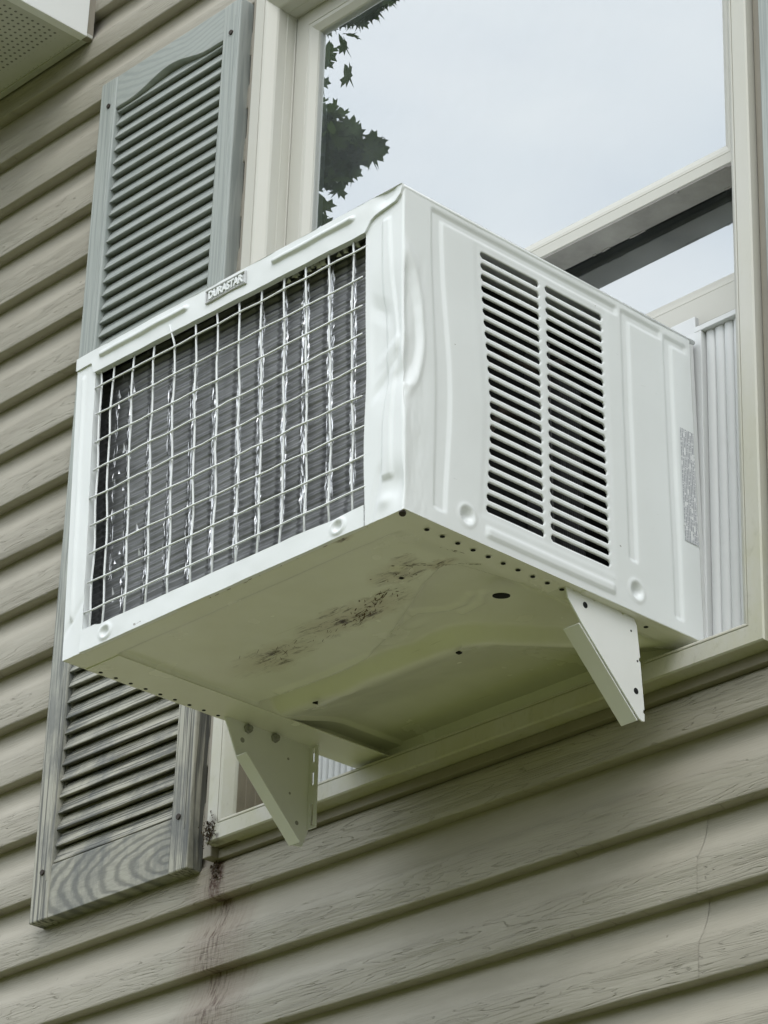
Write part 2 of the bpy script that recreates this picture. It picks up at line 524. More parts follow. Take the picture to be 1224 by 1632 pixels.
def mat_label():
    k = NT('rating_label')
    oc = k.coord('Object')
    x, y, z = k.sep(oc)
    row = k.math('FRACT', k.math('MULTIPLY', y, 330.0))
    inrow = k.ramp(row, [(0.0, 0.0), (0.14, 1.0), (0.66, 1.0), (0.80, 0.0)])
    rowid = k.math('FLOOR', k.math('MULTIPLY', y, 330.0))
    ch = k.noise(k.com(k.math('MULTIPLY', rowid, 7.3), 0.0, k.math('MULTIPLY', z, 620.0)), 1.0, 3, 0.7)
    gap = k.ramp(k.noise(k.com(k.math('MULTIPLY', rowid, 3.1), 0.0, k.math('MULTIPLY', z, 70.0)), 1.0, 1), [(0.36, 0.0), (0.40, 1.0)])
    ink = k.math('MULTIPLY', k.math('MULTIPLY', inrow, k.ramp(ch, [(0.40, 0.0), (0.47, 1.0)])), gap)
    k.bsdf(k.mix(k.math('MULTIPLY', ink, 0.8), (0.74, 0.75, 0.755), (0.20, 0.21, 0.25)), 0.4)
    return k.m


def mat_soffit():
    k = NT('perforated_soffit')
    oc = k.coord('Object')
    x, y, z = k.sep(oc)
    def cell(a, s):
        f = k.math('SUBTRACT', k.math('FRACT', k.math('MULTIPLY', a, s)), 0.5)
        return k.math('MULTIPLY', f, f)
    r2 = k.math('ADD', cell(x, 82.0), cell(y, 82.0))
    hole = k.ramp(r2, [(0.030, 1.0), (0.055, 0.0)])
    band = k.math('MULTIPLY', k.ramp(k.math('FRACT', k.math('MULTIPLY', k.math('ADD', y, 0.345), 3.2)), [(0.04, 0.0), (0.05, 1.0), (0.95, 1.0), (0.96, 0.0)], 'CONSTANT'),
                  k.math('LESS_THAN', x, -1.085))
    hole = k.math('MULTIPLY', hole, band)
    c = k.mix(k.noise(oc, 18, 5, 0.6), (0.46, 0.47, 0.43), (0.58, 0.58, 0.54))
    c = k.mix(k.math('MULTIPLY', hole, 0.8), c, (0.05, 0.05, 0.045))
    k.bsdf(c, 0.5, 0, 0.4, k.bump(hole, -0.5, 0.002))
    return k.m


def mat_grass():
    k = NT('lawn_grass')
    oc = k.coord('Object')
    c = k.mix(k.noise(oc, 1.3, 6, 0.65), (0.125, 0.138, 0.040), (0.215, 0.222, 0.074))
    c = k.mix(k.math('MULTIPLY', k.noise(oc, 60, 4), 0.5), c, (0.11, 0.115, 0.055))
    k.bsdf(c, 0.9, 0, 0.1, k.bump(k.noise(oc, 90, 4), 0.8, 0.03))
    return k.m


def mat_leaf():
    k = NT('maple_leaf')
    oc = k.coord('Object')
    c = k.mix(k.noise(oc, 3.0, 4), (0.045, 0.075, 0.018), (0.085, 0.12, 0.035))
    b = k.n('ShaderNodeBsdfDiffuse', {'Color': c})
    t = k.n('ShaderNodeBsdfTranslucent', {'Color': c})
    m = k.n('ShaderNodeMixShader', {0: 0.25, 1: b.outputs[0], 2: t.outputs[0]})
    k.t.links.new(m.outputs[0], k.out.inputs[0])
    return k.m


def mat_frame_dirty(name, dirt):
    """cream vinyl of the window with mildew specks that thicken low down"""
    k = NT(name)
    geo = k.n('ShaderNodeNewGeometry').outputs['Position']
    gx, gy, gz = k.sep(geo)
    low = k.ramp(k.math('ADD', gz, k.math('MULTIPLY', k.noise(geo, 7, 4), 0.2)), [(0.0, 1.0), (0.9, 0.12)])
    low = k.ramp(k.math('MULTIPLY', k.math('ADD', gz, 0.35), 1.4), [(0.0, 1.0), (0.30, 0.40), (0.9, 0.10)])
    sp = k.ramp(k.noise(k.map(geo, (1, 1, 0.5)), 95, 6, 0.72), [(0.55, 0.0), (0.80, 1.0)])
    film = k.ramp(k.noise(k.map(geo, (14, 14, 8)), 1.0, 5, 0.65), [(0.35, 0.0), (0.75, 1.0)])
    c = k.mix(k.math('MULTIPLY', film, k.math('MULTIPLY', low, 0.85 * dirt)), (0.515, 0.505, 0.455), (0.42, 0.41, 0.235))
    c = k.mix(k.math('MULTIPLY', sp, k.math('MULTIPLY', low, 0.60 * dirt)), c, (0.26, 0.25, 0.16))
    # black mould where the left sill corner has broken open
    corner = k.ellipse(k.math('ADD', gx, k.math('MULTIPLY', k.math('SUBTRACT', k.noise(geo, 60, 4), 0.5), 0.05)), gz, -0.573, -0.324, 0.024, 0.026)
    c = k.mix(k.math('MULTIPLY', corner, k.ramp(k.noise(geo, 90, 5, 0.7), [(0.42, 0.0), (0.55, 1.0)])), c, (0.06, 0.045, 0.03))
    # brown grime on the deep inner jamb
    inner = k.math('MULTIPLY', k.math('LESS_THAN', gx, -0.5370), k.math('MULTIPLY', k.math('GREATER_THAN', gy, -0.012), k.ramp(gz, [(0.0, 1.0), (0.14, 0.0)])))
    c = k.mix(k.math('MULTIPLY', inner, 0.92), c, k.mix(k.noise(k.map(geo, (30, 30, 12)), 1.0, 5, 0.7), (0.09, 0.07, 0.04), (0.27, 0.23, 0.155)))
    # streak on the sill where water runs off
    run = k.math('MULTIPLY', k.ellipse(gx, gz, -0.405, -0.32, 0.03, 0.05), k.ramp(k.noise(k.map(geo, (160, 60, 12)), 1.0, 4, 0.7), [(0.42, 0.0), (0.58, 1.0)]))
    c = k.mix(k.math('MULTIPLY', run, 0.85), c, (0.09, 0.08, 0.05))
    k.bsdf(c, 0.42, 0, 0.45, k.bump(k.noise(geo, 240, 3), 0.12, 0.0005))
    return k.m


M_SIDING = mat_siding()
M_CASE = mat_casing()
M_PAN = mat_pan()
M_WIRE = mat_paint('white_wire_coating', (0.80, 0.82, 0.82), 0.35, 0.12, (0.48, 0.47, 0.43))
M_BRACKET = mat_paint('white_bracket_paint', (0.78, 0.79, 0.77), 0.42, 0.25, (0.42, 0.42, 0.32))
M_FRAME = mat_frame_dirty('window_vinyl', 1.0)
M_SASH = mat_frame_dirty('sash_vinyl', 0.35)
M_UNDER = mat_simple('weathered_check_rail', (0.36, 0.345, 0.32), 0.7, 0, 0.2, 22, 0.5)
M_TRIM = mat_simple('taupe_trim_vinyl', (0.275, 0.25, 0.205), 0.5, 0, 0.35, 20, 0.2)
M_ACC = mat_paint('white_pleated_plastic', (0.62, 0.63, 0.63), 0.45, 0.14, (0.4, 0.4, 0.35))
M_STILE = mat_shutter('z', False, 'shutter_stile')
M_SLAT = mat_shutter('x', False, 'shutter_slat')
M_RAILLOW = mat_shutter('x', 'low', 'shutter_low_rail')
M_RAILTOP = mat_shutter('x', 'top', 'shutter_top_rail')
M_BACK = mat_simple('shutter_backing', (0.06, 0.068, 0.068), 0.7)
M_SCREW = mat_simple('dark_screw', (0.055, 0.045, 0.038), 0.6, 0.5, 0.4, 200)
M_BOLT = mat_simple('dull_zinc_bolt', (0.36, 0.36, 0.33), 0.45, 0.4, 0.5, 200)
M_GLASS = mat_glass()
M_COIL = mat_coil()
M_FOIL = mat_simple('crushed_aluminium', (0.66, 0.67, 0.68), 0.42, 1.0, 0.5, 120, 0.15)
M_DARK = mat_simple('dark_void', (0.015, 0.016, 0.016), 0.8, 0, 0.2)
M_INNER = mat_simple('inner_grey_metal', (0.10, 0.10, 0.105), 0.5, 0.4)
M_LABEL = mat_label()
M_SOFFIT = mat_soffit()
M_FASCIA = mat_paint('white_fascia', (0.76, 0.77, 0.76), 0.45, 0.15, (0.5, 0.5, 0.45), 8)
M_GRASS = mat_grass()
M_LEAF = mat_leaf()
M_BARK = mat_simple('maple_bark', (0.12, 0.10, 0.08), 0.9, 0, 0.1, 12, 0.5)
M_ROOM = mat_simple('dim_room_plaster', (0.28, 0.28, 0.28), 0.8, 0, 0.2, 2)
M_LITTER = mat_simple('dead_leaf_litter', (0.09, 0.065, 0.045), 0.9, 0, 0.1, 90, 0.6)

# ------------------------------------------------------------------ ground
lawn = MB()
lawn.add([(-60, -90, -3.45), (60, -90, -3.45), (60, 8, -3.45), (-60, 8, -3.45)], [(0, 1, 2, 3)])
o = lawn.build('lawn', M_GRASS)
tag(o, 'mown green lawn in front of the house', None, None, 'structure')

# ------------------------------------------------------------------ house wall with its siding courses
WX0, WX1, WZ0, WZ1 = -0.5815, 0.4155, -0.3395, 1.1075       # outer edge of the window frame
house = empty('house_wall', (0, 0, -3.45))
tag(house, 'taupe vinyl clapboard wall that carries the window and its shutters', 'wall')

sheath = MB()
for bx in ((-6, WX0, 0.027, 0.12, -3.45, 3.2), (WX1, 5, 0.024, 0.12, -3.45, 3.2), (WX0, WX1, 0.024, 0.12, -3.45, WZ0 + 0.005), (WX0, WX1, 0.024, 0.12, WZ1 - 0.005, 3.2)):
    sheath.box(*bx)
o = sheath.build('sheathing', M_TRIM, house); o.location = (0, 0, 3.45)


def course_mesh(name, x0, x1, seed):
    """one dutch-lap course: butt, grain face, cove"""
    prof = [(0.0240, 0.0030), (0.0205, 0.0006), (0.0016, 0.0), (0.0004, 0.0008), (0.0, 0.0024), (0.0004, 0.020), (0.0010, 0.036), (0.0020, 0.0460)]
    for t in (0.08, 0.18, 0.3, 0.45, 0.62, 0.8, 1.0, 1.12):
        prof.append((0.002 + 0.0195 * (1 - (1 - min(t, 1)) ** 1.9), 0.046 + 0.0545 * t))
    n = max(2, int((x1 - x0) / 0.12))
    xs = np.linspace(x0, x1, n + 1)
    r = np.random.RandomState(seed)
    w = np.interp(xs, np.linspace(x0, x1, max(3, n // 3)), r.uniform(-0.0009, 0.0009, max(3, n // 3)))
    wz = np.interp(xs, np.linspace(x0, x1, max(3, n // 4)), r.uniform(-0.0008, 0.0008, max(3, n // 4)))
    P = np.zeros((len(prof), n + 1, 3))
    for i, (y, z) in enumerate(prof):
        P[i, :, 0] = xs; P[i, :, 1] = y + w; P[i, :, 2] = z + wz
    return grid_mesh(name, P[:, ::-1])


mesh_full = [course_mesh('siding_course', -6.0, 5.0, i) for i in range(3)]
mesh_left = [course_mesh('siding_course', -6.0, WX0 - 0.012, i + 10) for i in range(3)]
mesh_right = [course_mesh('siding_course', WX1 + 0.006, 5.0, i + 20) for i in range(3)]
mesh_sl = course_mesh('siding_course', -6.0, 0.2805, 31)
mesh_sr = course_mesh('siding_course', 0.279, 5.0, 32)
for k in range(-20, 44):
    z = Z_LIP - k * PITCH
    if z < -3.45 or z > 3.1: continue
    if z > WZ1 + 0.01 or z + PITCH < WZ0:
        if k in (16, 17):
            for me, dy in ((mesh_sl, -0.0002), (mesh_sr, 0.0)):
                o = link_obj('siding_course', me, M_SIDING, house); o.location = (0, dy, z + 3.45)
            continue
        o = link_obj('siding_course', mesh_full[k % 3], M_SIDING, house); o.location = (0, 0, z + 3.45)
    elif z < WZ0 - 0.005:                                     # the course that runs just under the window
        o = link_obj('siding_course', mesh_full[1].copy(), M_SIDING, house); o.location = (0, 0, z + 3.45)
        bm = bmesh.new(); bm.from_mesh(o.data)
        cut = WZ0 - 0.0155 - z
        bmesh.ops.bisect_plane(bm, geom=bm.verts[:] + bm.edges[:] + bm.faces[:], plane_co=(0, 0, cut), plane_no=(0, 0, 1), clear_outer=True)
        bm.to_mesh(o.data); bm.free()
        for me in (mesh_left[0], mesh_right[0]):              # the upper rest of the course at both sides
            o2 = link_obj('siding_course', me.copy(), M_SIDING, house); o2.location = (0, 0.0002, z + 3.45)
            bm = bmesh.new(); bm.from_mesh(o2.data)
            bmesh.ops.bisect_plane(bm, geom=bm.verts[:] + bm.edges[:] + bm.faces[:], plane_co=(0, 0, cut), plane_no=(0, 0, 1), clear_inner=True)
            bm.to_mesh(o2.data); bm.free()
    else:
        for me in (mesh_left[k % 3], mesh_right[k % 3]):
            o = link_obj('siding_course', me, M_SIDING, house); o.location = (0, 0, z + 3.45)

# taupe channel trim round the window
tr = MB()
tr.box(WX0 - 0.020, WX0 - 0.002, -0.017, 0.022, WZ0 - 0.014, WZ1 + 0.02)
o = tr.build('side_channel', M_TRIM, house, bevel=0.0015); o.location = (0, 0, 3.45)
tr = MB()
tr.box(WX1 + 0.002, WX1 + 0.016, -0.017, 0.022, WZ0 - 0.014, WZ1 + 0.02)
o = tr.build('side_channel', M_TRIM, house, bevel=0.0015); o.location = (0, 0, 3.45)
tr = MB()
tr.box(WX0 - 0.001, WX1 + 0.001, -0.0045, 0.022, WZ0 - 0.0145, WZ0 - 0.0005)
o = tr.build('undersill_trim', M_TRIM, house, bevel=0.001); o.location = (0, 0, 3.45)

# dim room behind the glass
rm = MB()
x0, x1, y0, y1, z0, z1 = -2.4, 2.2, 0.122, 3.6, -1.3, 1.5
rm.add([(x0, y0, z0), (x1, y0, z0), (x1, y1, z0), (x0, y1, z0), (x0, y0, z1), (x1, y0, z1), (x1, y1, z1), (x0, y1, z1)],
       [(0, 1, 2, 3), (7, 6, 5, 4), (1, 5, 6, 2), (2, 6, 7, 3), (3, 7, 4, 0)])
o = rm.build('room_walls', M_ROOM)
tag(o, 'dim plain room behind the window glass', None, None, 'structure')

# ------------------------------------------------------------------ window
win = empty('window', (0, 0, 0))
tag(win, 'cream double hung window, lower sash raised onto the air conditioner', 'window')
fm = MB()
ring_frame(fm, WX0, WX1, WZ0, WZ1, [(0.0, 0.0, 0.0, 0.022), (0.0, 0.0, 0.0, -0.028), (0.002, 0.002, 0.002, -0.030), (0.0225, 0.0240, 0.0225, -0.030), (0.0228, 0.0243, 0.0228, -0.0285), (0.0238, 0.0253, 0.0238, -0.0285), (0.0241, 0.0256, 0.0241, -0.0300), (0.026, 0.0275, 0.026, -0.030),
                                    (0.0285, 0.0295, 0.0285, -0.0285), (0.0400, 0.0305, 0.0400, -0.017), (0.0415, 0.0310, 0.0415, -0.014),
                                    (0.0415, 0.0310, 0.0415, 0.0030), (0.0423, 0.0316, 0.0423, 0.0034), (0.0423, 0.0316, 0.0423, 0.0150), (0.0415, 0.0312, 0.0415, 0.0155), (0.0415, 0.0310, 0.0415, 0.0205), (0.0425, 0.0318, 0.0425, 0.0212), (0.0425, 0.0318, 0.0425, 0.120)])
fr = fm.build('frame', M_FRAME, win)
# stepped tracks of the jamb
tk = MB()
tk.box(WX0 + 0.0425, WX0 + 0.0465, 0.060, 0.066, WZ0 + 0.03, WZ1 - 0.04)
tk.box(WX1 - 0.0465, WX1 - 0.0425, 0.060, 0.066, WZ0 + 0.03, WZ1 - 0.04)
tk.build('jamb_track', M_SASH, win, bevel=0.0008)


def sash(name, z0, z1, yf, flat_b, bev_b, glass_y, tilt):
    xa, xb = WX0 + 0.0435, WX1 - 0.0435
    m = MB()
    ring_frame(m, xa, xb, z0, z1, [(0.0, 0.0, 0.0, yf + 0.042), (0.0, 0.0, 0.0, yf + 0.001), (0.001, 0.001, 0.001, yf), (0.028, flat_b - 0.0008, 0.026, yf), (0.0288, flat_b, 0.0268, yf + 0.0012),
                                   (0.0300, flat_b + 0.001, 0.028, yf + 0.0005), (0.0340, flat_b + 0.006, 0.033, yf + 0.0012), (0.0440, bev_b, 0.042, yf + 0.0085),
                                   (0.0450, bev_b + 0.001, 0.043, yf + 0.0120), (0.0450, bev_b + 0.001, 0.043, yf + 0.042)])
    s = m.build(name, M_SASH, win)
    g = MB()
    g.box(xa + 0.040, xb - 0.040, -0.002, 0.002, z0 + bev_b - 0.004, z1 - 0.038)
    p = g.build('pane', M_GLASS, s)
    zc = (z0 + z1) / 2
    for v in p.data.vertices: v.co.z -= zc
    p.location = (0, glass_y, zc)
    p2 = p.copy(); COL.objects.link(p2)                       # second pane of the sealed unit, not quite parallel
    p2.name = 'pane'
    p2.location = (0, glass_y + 0.013, zc)
    p2.rotation_euler = (tilt[0] + math.radians(-0.10), 0, tilt[1] + math.radians(-0.30))
    p.rotation_euler = (tilt[0], 0, tilt[1])
    return s


up = sash('upper_sash', 0.384, 1.0645, 0.022, 0.017, 0.036, 0.0365, (0, 0))
lo = sash('lower_sash', 0.195, 0.866, 0.0665, 0.0435, 0.0625, 0.081, (math.radians(0.08), math.radians(-0.22)))
ck = MB()
ck.box(WX0 + 0.045, WX1 - 0.045, 0.0235, 0.0655, 0.3815, 0.3838)
for i in range(40):
    x = random.uniform(WX0 + 0.06, WX1 - 0.06); w = random.uniform(0.004, 0.03)
    y = random.choice((0.0237, 0.0237, 0.062)) + random.uniform(0, 0.002)
    ck.box(x, x + w, y, y + 0.003, 0.3795 + random.uniform(0, 0.0015), 0.3814)
ck.build('check_rail_underside', M_UNDER, up)

# ------------------------------------------------------------------ pleated filler panels beside the unit
def accordion(x0, x1, n, label, y=0.0165, ztop=0.1435):
    root = empty('accordion_panel', ((x0 + x1) / 2, y, WZ0 + 0.031))
    tag(root, label, 'filler panel', 'pleated filler panels beside the air conditioner')
    zb = WZ0 + 0.0315
    w = (x1 - x0) / n
    cx, cz = (x0 + x1) / 2, WZ0 + 0.031
    pts = [(0.0, 0.0060), (0.10 * w, 0.0016), (0.20 * w, 0.0002), (0.55 * w, 0.0), (0.86 * w, 0.0009), (0.95 * w, 0.0030), (w, 0.0060)]
    P = np.zeros((2, len(pts), 3))
    for i, z in enumerate((zb - cz, ztop - cz)):
        for j, (px, py) in enumerate(pts):
            P[i, j] = (px, py, z)
    me = grid_mesh('pleat', P[::-1])
    for i in range(n):
        o = link_obj('pleat', me, M_ACC, root)
        o.location = (x0 + i * w - cx, 0, 0)
    m = MB()
    m.box(x0 - cx - (0.012 if x0 > 0 else 0), x1 - cx, -0.0065, 0.046, ztop + 0.0005 - cz, ztop + 0.0085 - cz)
    m.build('top_channel', M_ACC, root, bevel=0.001)
    m = MB()
    m.box(x0 - cx, x1 - cx, 0.0075, 0.010, zb - cz, ztop - cz)
    m.build('backing_sheet', M_ACC, root)
    if x0 > 0:
        m = MB()
        m.box(0.2700 - cx, 0.2962 - cx, -0.0065, 0.006, zb - cz, ztop + 0.0003 - cz)
        m.build('end_frame', M_ACC, root, bevel=0.001)
    return root


accordion(0.2965, WX1 - 0.0435, 5, 'white pleated filler panel between the louvred cabinet side and the right jamb')
accordion(WX0 + 0.044, -0.290, 20, 'white pleated filler panel seen below the cabinet beside the plate of the support bracket', 0.040)

# ------------------------------------------------------------------ air conditioner
W, H, D = 0.59, 0.42171, 0.51226
HW = W / 2
ac = empty('air_conditioner', (0, 0, -0.2983), (0.02833, -0.01136, 0.01686))
tag(ac, 'white window air conditioner with dented corner, wire grille and louvred side', 'air conditioner')

# --- right side panel, bent round the dented front corner ---
slot_p, slot_h, nslot = 0.015165, 0.0092, 23
zs = list(np.arange(0.0, 0.0420, 0.0026))
slots = []
for i in range(nslot):
    za = 0.0440 + i * slot_p
    slots.append((za, za + slot_h))
    zs += [za, za + 0.0030, za + 0.0062, za + 0.0092, za + 0.0112, za + 0.0132]
zs = [z for z in zs if z < slots[-1][1] + 0.0001]
zs += list(np.arange(slots[-1][1] + 0.0022, H - 0.001, 0.0023)) + [H]
zs = np.array(sorted(set(np.round(zs, 5))))
cols = [(0.1290, 0.2310), (0.2420, 0.3450)]
R = 0.0035
SL = 0.0615
us = list(np.arange(-SL, -R, 0.0018)) + list(np.linspace(-R, R, 7)) + list(np.arange(R + 0.0018, 0.060, 0.0018)) + list(np.arange(0.060, D, 0.0026)) + [D]
for a, b in cols:
    us = [u for u in us if not (a - 0.0012 < u < a + 0.0042 or b - 0.0042 < u < b + 0.0012)]
    us += [a, a + 0.0030, b - 0.0030, b]
us = np.array(sorted(set(np.round(us, 5))))
S, Z = np.meshgrid(us, zs, indexing='ij')


def bulge(z):                                                 # sideways bow of the pressing lines
    return np.exp(-((z - 0.17) / 0.12) ** 2)


Sw = S + 0.0125 * bulge(Z) * sst(0.030, 0.066, S) * (1 - sst(0.135, 0.215, S))
d = np.zeros_like(S)


def strip(a, b, za, zb, e=0.0022):
    return sst(a - e, a + e, S) * (1 - sst(b - e, b + e, S)) * sst(za - e, za + e, Z) * (1 - sst(zb - e, zb + e, Z))


# pressed panels on the side
d -= 0.0026 * np.maximum(strip(0.0475, 0.0640, 0.0195, 0.4095), strip(0.0475, 0.372, 0.3985, 0.4095))
d -= 0.0024 * np.maximum(strip(0.3810, 0.3945, 0.0680, 0.4095), strip(0.3810, 0.4560, 0.3975, 0.4095))
d -= 0.0024 * np.maximum(strip(0.4620, 0.4755, 0.0180, 0.4060), strip(0.4620, 0.5040, 0.3960, 0.4060))
d += 0.0024 * strip(0.130, 0.350, 0.0115, 0.0235)
d -= 0.0008 * strip(0.120, 0.352, 0.0365, 0.3960, 0.0035)
for cu, cz in ((0.0981, 0.0275), (0.3906, 0.0290)):
    rr = np.hypot(S - cu, Z - cz)
    d -= 0.0062 * (1 - sst(0.003, 0.0118, rr))
    d += 0.0012 * np.exp(-((rr - 0.0130) / 0.0022) ** 2)
# long pressed bead on the front return, bent by the blow
lf = np.interp(Z, [0.04, 0.12, 0.17, 0.22, 0.30, 0.39], [-0.034, -0.032, -0.0265, -0.0275, -0.0330, -0.0330])
rt = np.interp(Z, [0.04, 0.12, 0.17, 0.22, 0.30, 0.39], [-0.0190, -0.0180, -0.0150, -0.0080, -0.0170, -0.0215])
e = 0.0016
d += 0.0030 * sst(lf - e, lf + e, S) * (1 - sst(rt - e, rt + e, S)) * sst(0.046, 0.049, Z) * (1 - sst(0.384, 0.388, Z))
# the dent: the corner is pushed in and the sheet round it is creased
side = sst(-0.004, 0.004, S)
dd = np.sqrt((np.maximum(S, 0) / 0.0300) ** 2 + ((Z - 0.228) / np.where(Z > 0.228, 0.105, 0.074)) ** 2)
d -= 0.0042 * (1 - sst(0.72, 1.0, dd)) * side * sst(0.0005, 0.012, S)
d += 0.0016 * np.exp(-((dd - 1.06) / 0.10) ** 2) * side * sst(0.0005, 0.010, S)
front = (1 - side)
fd = np.sqrt(((S + 0.028) / 0.045) ** 2 + ((Z - 0.225) / 0.10) ** 2)
d -= 0.0042 * (1 - sst(0.1, 1.1, fd)) * front * sst(-0.060, -0.048, S) * (1 - sst(-0.016, -0.002, S))
d -= 0.0012 * np.exp(-((Z - 0.165 - 0.35 * (S + 0.03)) / 0.010) ** 2) * sst(-0.055, -0.030, S) * front
d += 0.0013 * np.exp(-((Z - 0.190 - 0.3 * (S + 0.03)) / 0.016) ** 2) * sst(-0.050, -0.015, S) * front
tri_ = lambda v, w_: np.maximum(0, 1 - np.abs(v) / w_)
d -= 0.0020 * tri_(Z - 0.178 - 0.9 * (S + 0.030), 0.013) * sst(-0.058, -0.040, S) * front * (1 - sst(-0.014, -0.004, S))
d += 0.0017 * tri_(Z - 0.205 - 0.5 * (S + 0.030), 0.012) * sst(-0.052, -0.030, S) * front * (1 - sst(-0.012, -0.003, S))
d -= 0.0022 * tri_(Z - 0.262 + 0.7 * (S + 0.030), 0.020) * sst(-0.058, -0.044, S) * front * (1 - sst(-0.030, -0.012, S))
d += 0.0020 * tri_(Z - 0.158 - 0.25 * S, 0.008) * side * (1 - sst(0.006, 0.022, S))
d -= 0.0018 * tri_((S + 0.040) - 0.25 * (Z - 0.05), 0.008) * front * (1 - sst(0.055, 0.075, Z))
d -= 0.0042 * np.exp(-(((S + 0.012) / 0.014) ** 2 + ((Z - 0.036) / 0.020) ** 2)) * front
d += 0.0022 * np.exp(-(((S + 0.030) / 0.010) ** 2 + ((Z - 0.020) / 0.008) ** 2)) * front
d += (vnoise(S * 38, Z * 12, 3, 2) * 0.0004 * (1 - sst(0.30, 0.40, Z)) + vnoise(S * 22, Z * 7, 9, 1) * 0.0006) * front
d += vnoise(S * 60, Z * 18, 5, 3) * 0.0011 * side * (1 - sst(0.02, 0.05, S)) * (1 - sst(0.30, 0.36, Z))
d += vnoise(S * 9, Z * 9, 12, 2) * 0.0006 * side                # oil canning of the large sheet
# base shape
X = np.zeros_like(S); Y = np.zeros_like(S); NX = np.zeros_like(S); NY = np.zeros_like(S)
arc = np.clip((S + R) / (2 * R), 0, 1) * (math.pi / 2)
rad = 2 * R / (math.pi / 2) * 1.0
NX = np.sin(arc); NY = -np.cos(arc)
X = HW - R + R * NX; Y = -D + R + R * NY
X = np.where(S < -R, HW + S, X); Y = np.where(S < -R, -D, Y)
Y = np.where(S > R, -D + Sw, Y); X = np.where(S > R, HW, X)
crush = np.exp(-((Z - 0.185) / 0.055) ** 2) * np.exp(-(S / 0.012) ** 2)
d -= 0.0032 * np.exp(-((Z - 0.172) / 0.028) ** 2) * np.exp(-(S / 0.010) ** 2)
# ragged inner edge next to the grille
X = X + np.where(S < -0.045, 1, 0) * sst(-0.045, -0.0615, S) * (0.0016 * np.exp(-((Z - 0.20) / 0.05) ** 2) - 0.0016 * np.exp(-((Z - 0.10) / 0.06) ** 2) + 0.0004 * vnoise(S * 5, Z * 30, 2, 1))
P = np.stack([X + NX * d, Y + NY * d, Z], -1)
m, n = S.shape
sc = (us[:-1] + us[1:]) / 2; zc = (zs[:-1] + zs[1:]) / 2
SCm, ZCm = np.meshgrid(sc, zc, indexing='ij')
keep = np.ones((m - 1, n - 1), bool)
tri = []
idx = np.arange(m * n).reshape(m, n)
for a, b in cols:
    ia, ib = np.searchsorted(us, a - 1e-4), np.searchsorted(us, b - 1e-4)
    for za, zb in slots:
        ja, jb = np.searchsorted(zs, za - 2e-5), np.searchsorted(zs, zb - 2e-5)
        keep[ia:ib, ja:jb] = False
        tri.append((idx[ia, ja], idx[ia + 1, ja], idx[ia, ja + 1]))
        tri.append((idx[ia, jb], idx[ia, jb - 1], idx[ia + 1, jb]))
        tri.append((idx[ib, ja], idx[ib, ja + 1], idx[ib - 1, ja]))
        tri.append((idx[ib, jb], idx[ib - 1, jb], idx[ib, jb - 1]))
q = np.stack([idx[:-1, :-1], idx[1:, :-1], idx[1:, 1:], idx[:-1, 1:]], -1).reshape(-1, 4)[keep.reshape(-1)]
me = bpy.data.meshes.new('side_panel')
me.from_pydata(P.reshape(-1, 3).tolist(), [], q.tolist() + [tuple(int(i) for i in t) for t in tri])
bm = bmesh.new(); bm.from_mesh(me)
bmesh.ops.delete(bm, geom=[v for v in bm.verts if not v.link_faces], context='VERTS')
bm.verts.ensure_lookup_table()
ymin, ymax = -D + cols[0][0] - 0.03, -D + cols[1][1] + 0.03
slot_edges = [ed for ed in bm.edges if len(ed.link_faces) == 1 and all(v.co.x > HW - 0.03 and ymin < v.co.y < ymax and 0.03 < v.co.z < H - 0.02 for v in ed.verts)]
for step in ((-0.0010, 0.0), (-0.0012, 0.0)):
    ret = bmesh.ops.extrude_edge_only(bm, edges=slot_edges)['geom']
    vs = [g for g in ret if isinstance(g, bmesh.types.BMVert)]
    slot_edges = [g for g in ret if isinstance(g, bmesh.types.BMEdge)]
    for v in vs:
        v.co.x += step[0]; v.co.z += step[1]
for f in bm.faces: f.smooth = True
bmesh.ops.recalc_face_normals(bm, faces=bm.faces)
if sum((1 if f.normal.x > 0 else -1) for f in bm.faces if f.calc_center_median().x > HW - 0.002) < 0:
    bmesh.ops.reverse_faces(bm, faces=bm.faces)
bm.to_mesh(me); bm.free()
rside = link_obj('side_panel', me, M_CASE, ac)

# --- left side panel with its front return ---
us2 = np.array(sorted(list(np.arange(0, 0.0365, 0.0018)) + [0.0365]))
zz2 = np.array(list(np.arange(0.0, 0.4040, 0.004)) + [0.4055])
S2, Z2 = np.meshgrid(us2, zz2, indexing='ij')
d2 = 0.0034 * np.exp(-(np.abs(np.hypot(S2 - 0.0140, np.maximum(0, np.maximum(0.052 - Z2, Z2 - 0.388))) - 0.0) / 0.0026) ** 2)
d2 += 0.0006 * vnoise(S2 * 40, Z2 * 14, 4, 2)
d2 -= 0.0012 * np.exp(-((Z2 - 0.035 - S2) / 0.006) ** 2)
P2 = np.stack([-HW + S2, -D - d2, Z2], -1)
lm = grid_mesh('side_panel', P2)
lb = MB()
lb.v = [tuple(v.co) for v in lm.vertices]; lb.f = [tuple(p.vertices) for p in lm.polygons]
lb.add([(-HW, -D, 0.0), (-HW, 0.012, 0.0), (-HW, 0.012, H), (-HW, -D, H)], [(0, 1, 2, 3)])
lb.add([(-HW + 0.0365, -D, 0.0), (-HW + 0.0365, -D + 0.012, 0.0), (-HW + 0.0365, -D + 0.012, 0.4055), (-HW + 0.0365, -D, 0.4055)], [(0, 1, 2, 3)])
o = link_obj('side_panel', mesh('side_panel', lb.v, lb.f, False), M_CASE, ac)
for p in o.data.polygons[:len(lm.polygons)]: p.use_smooth = True

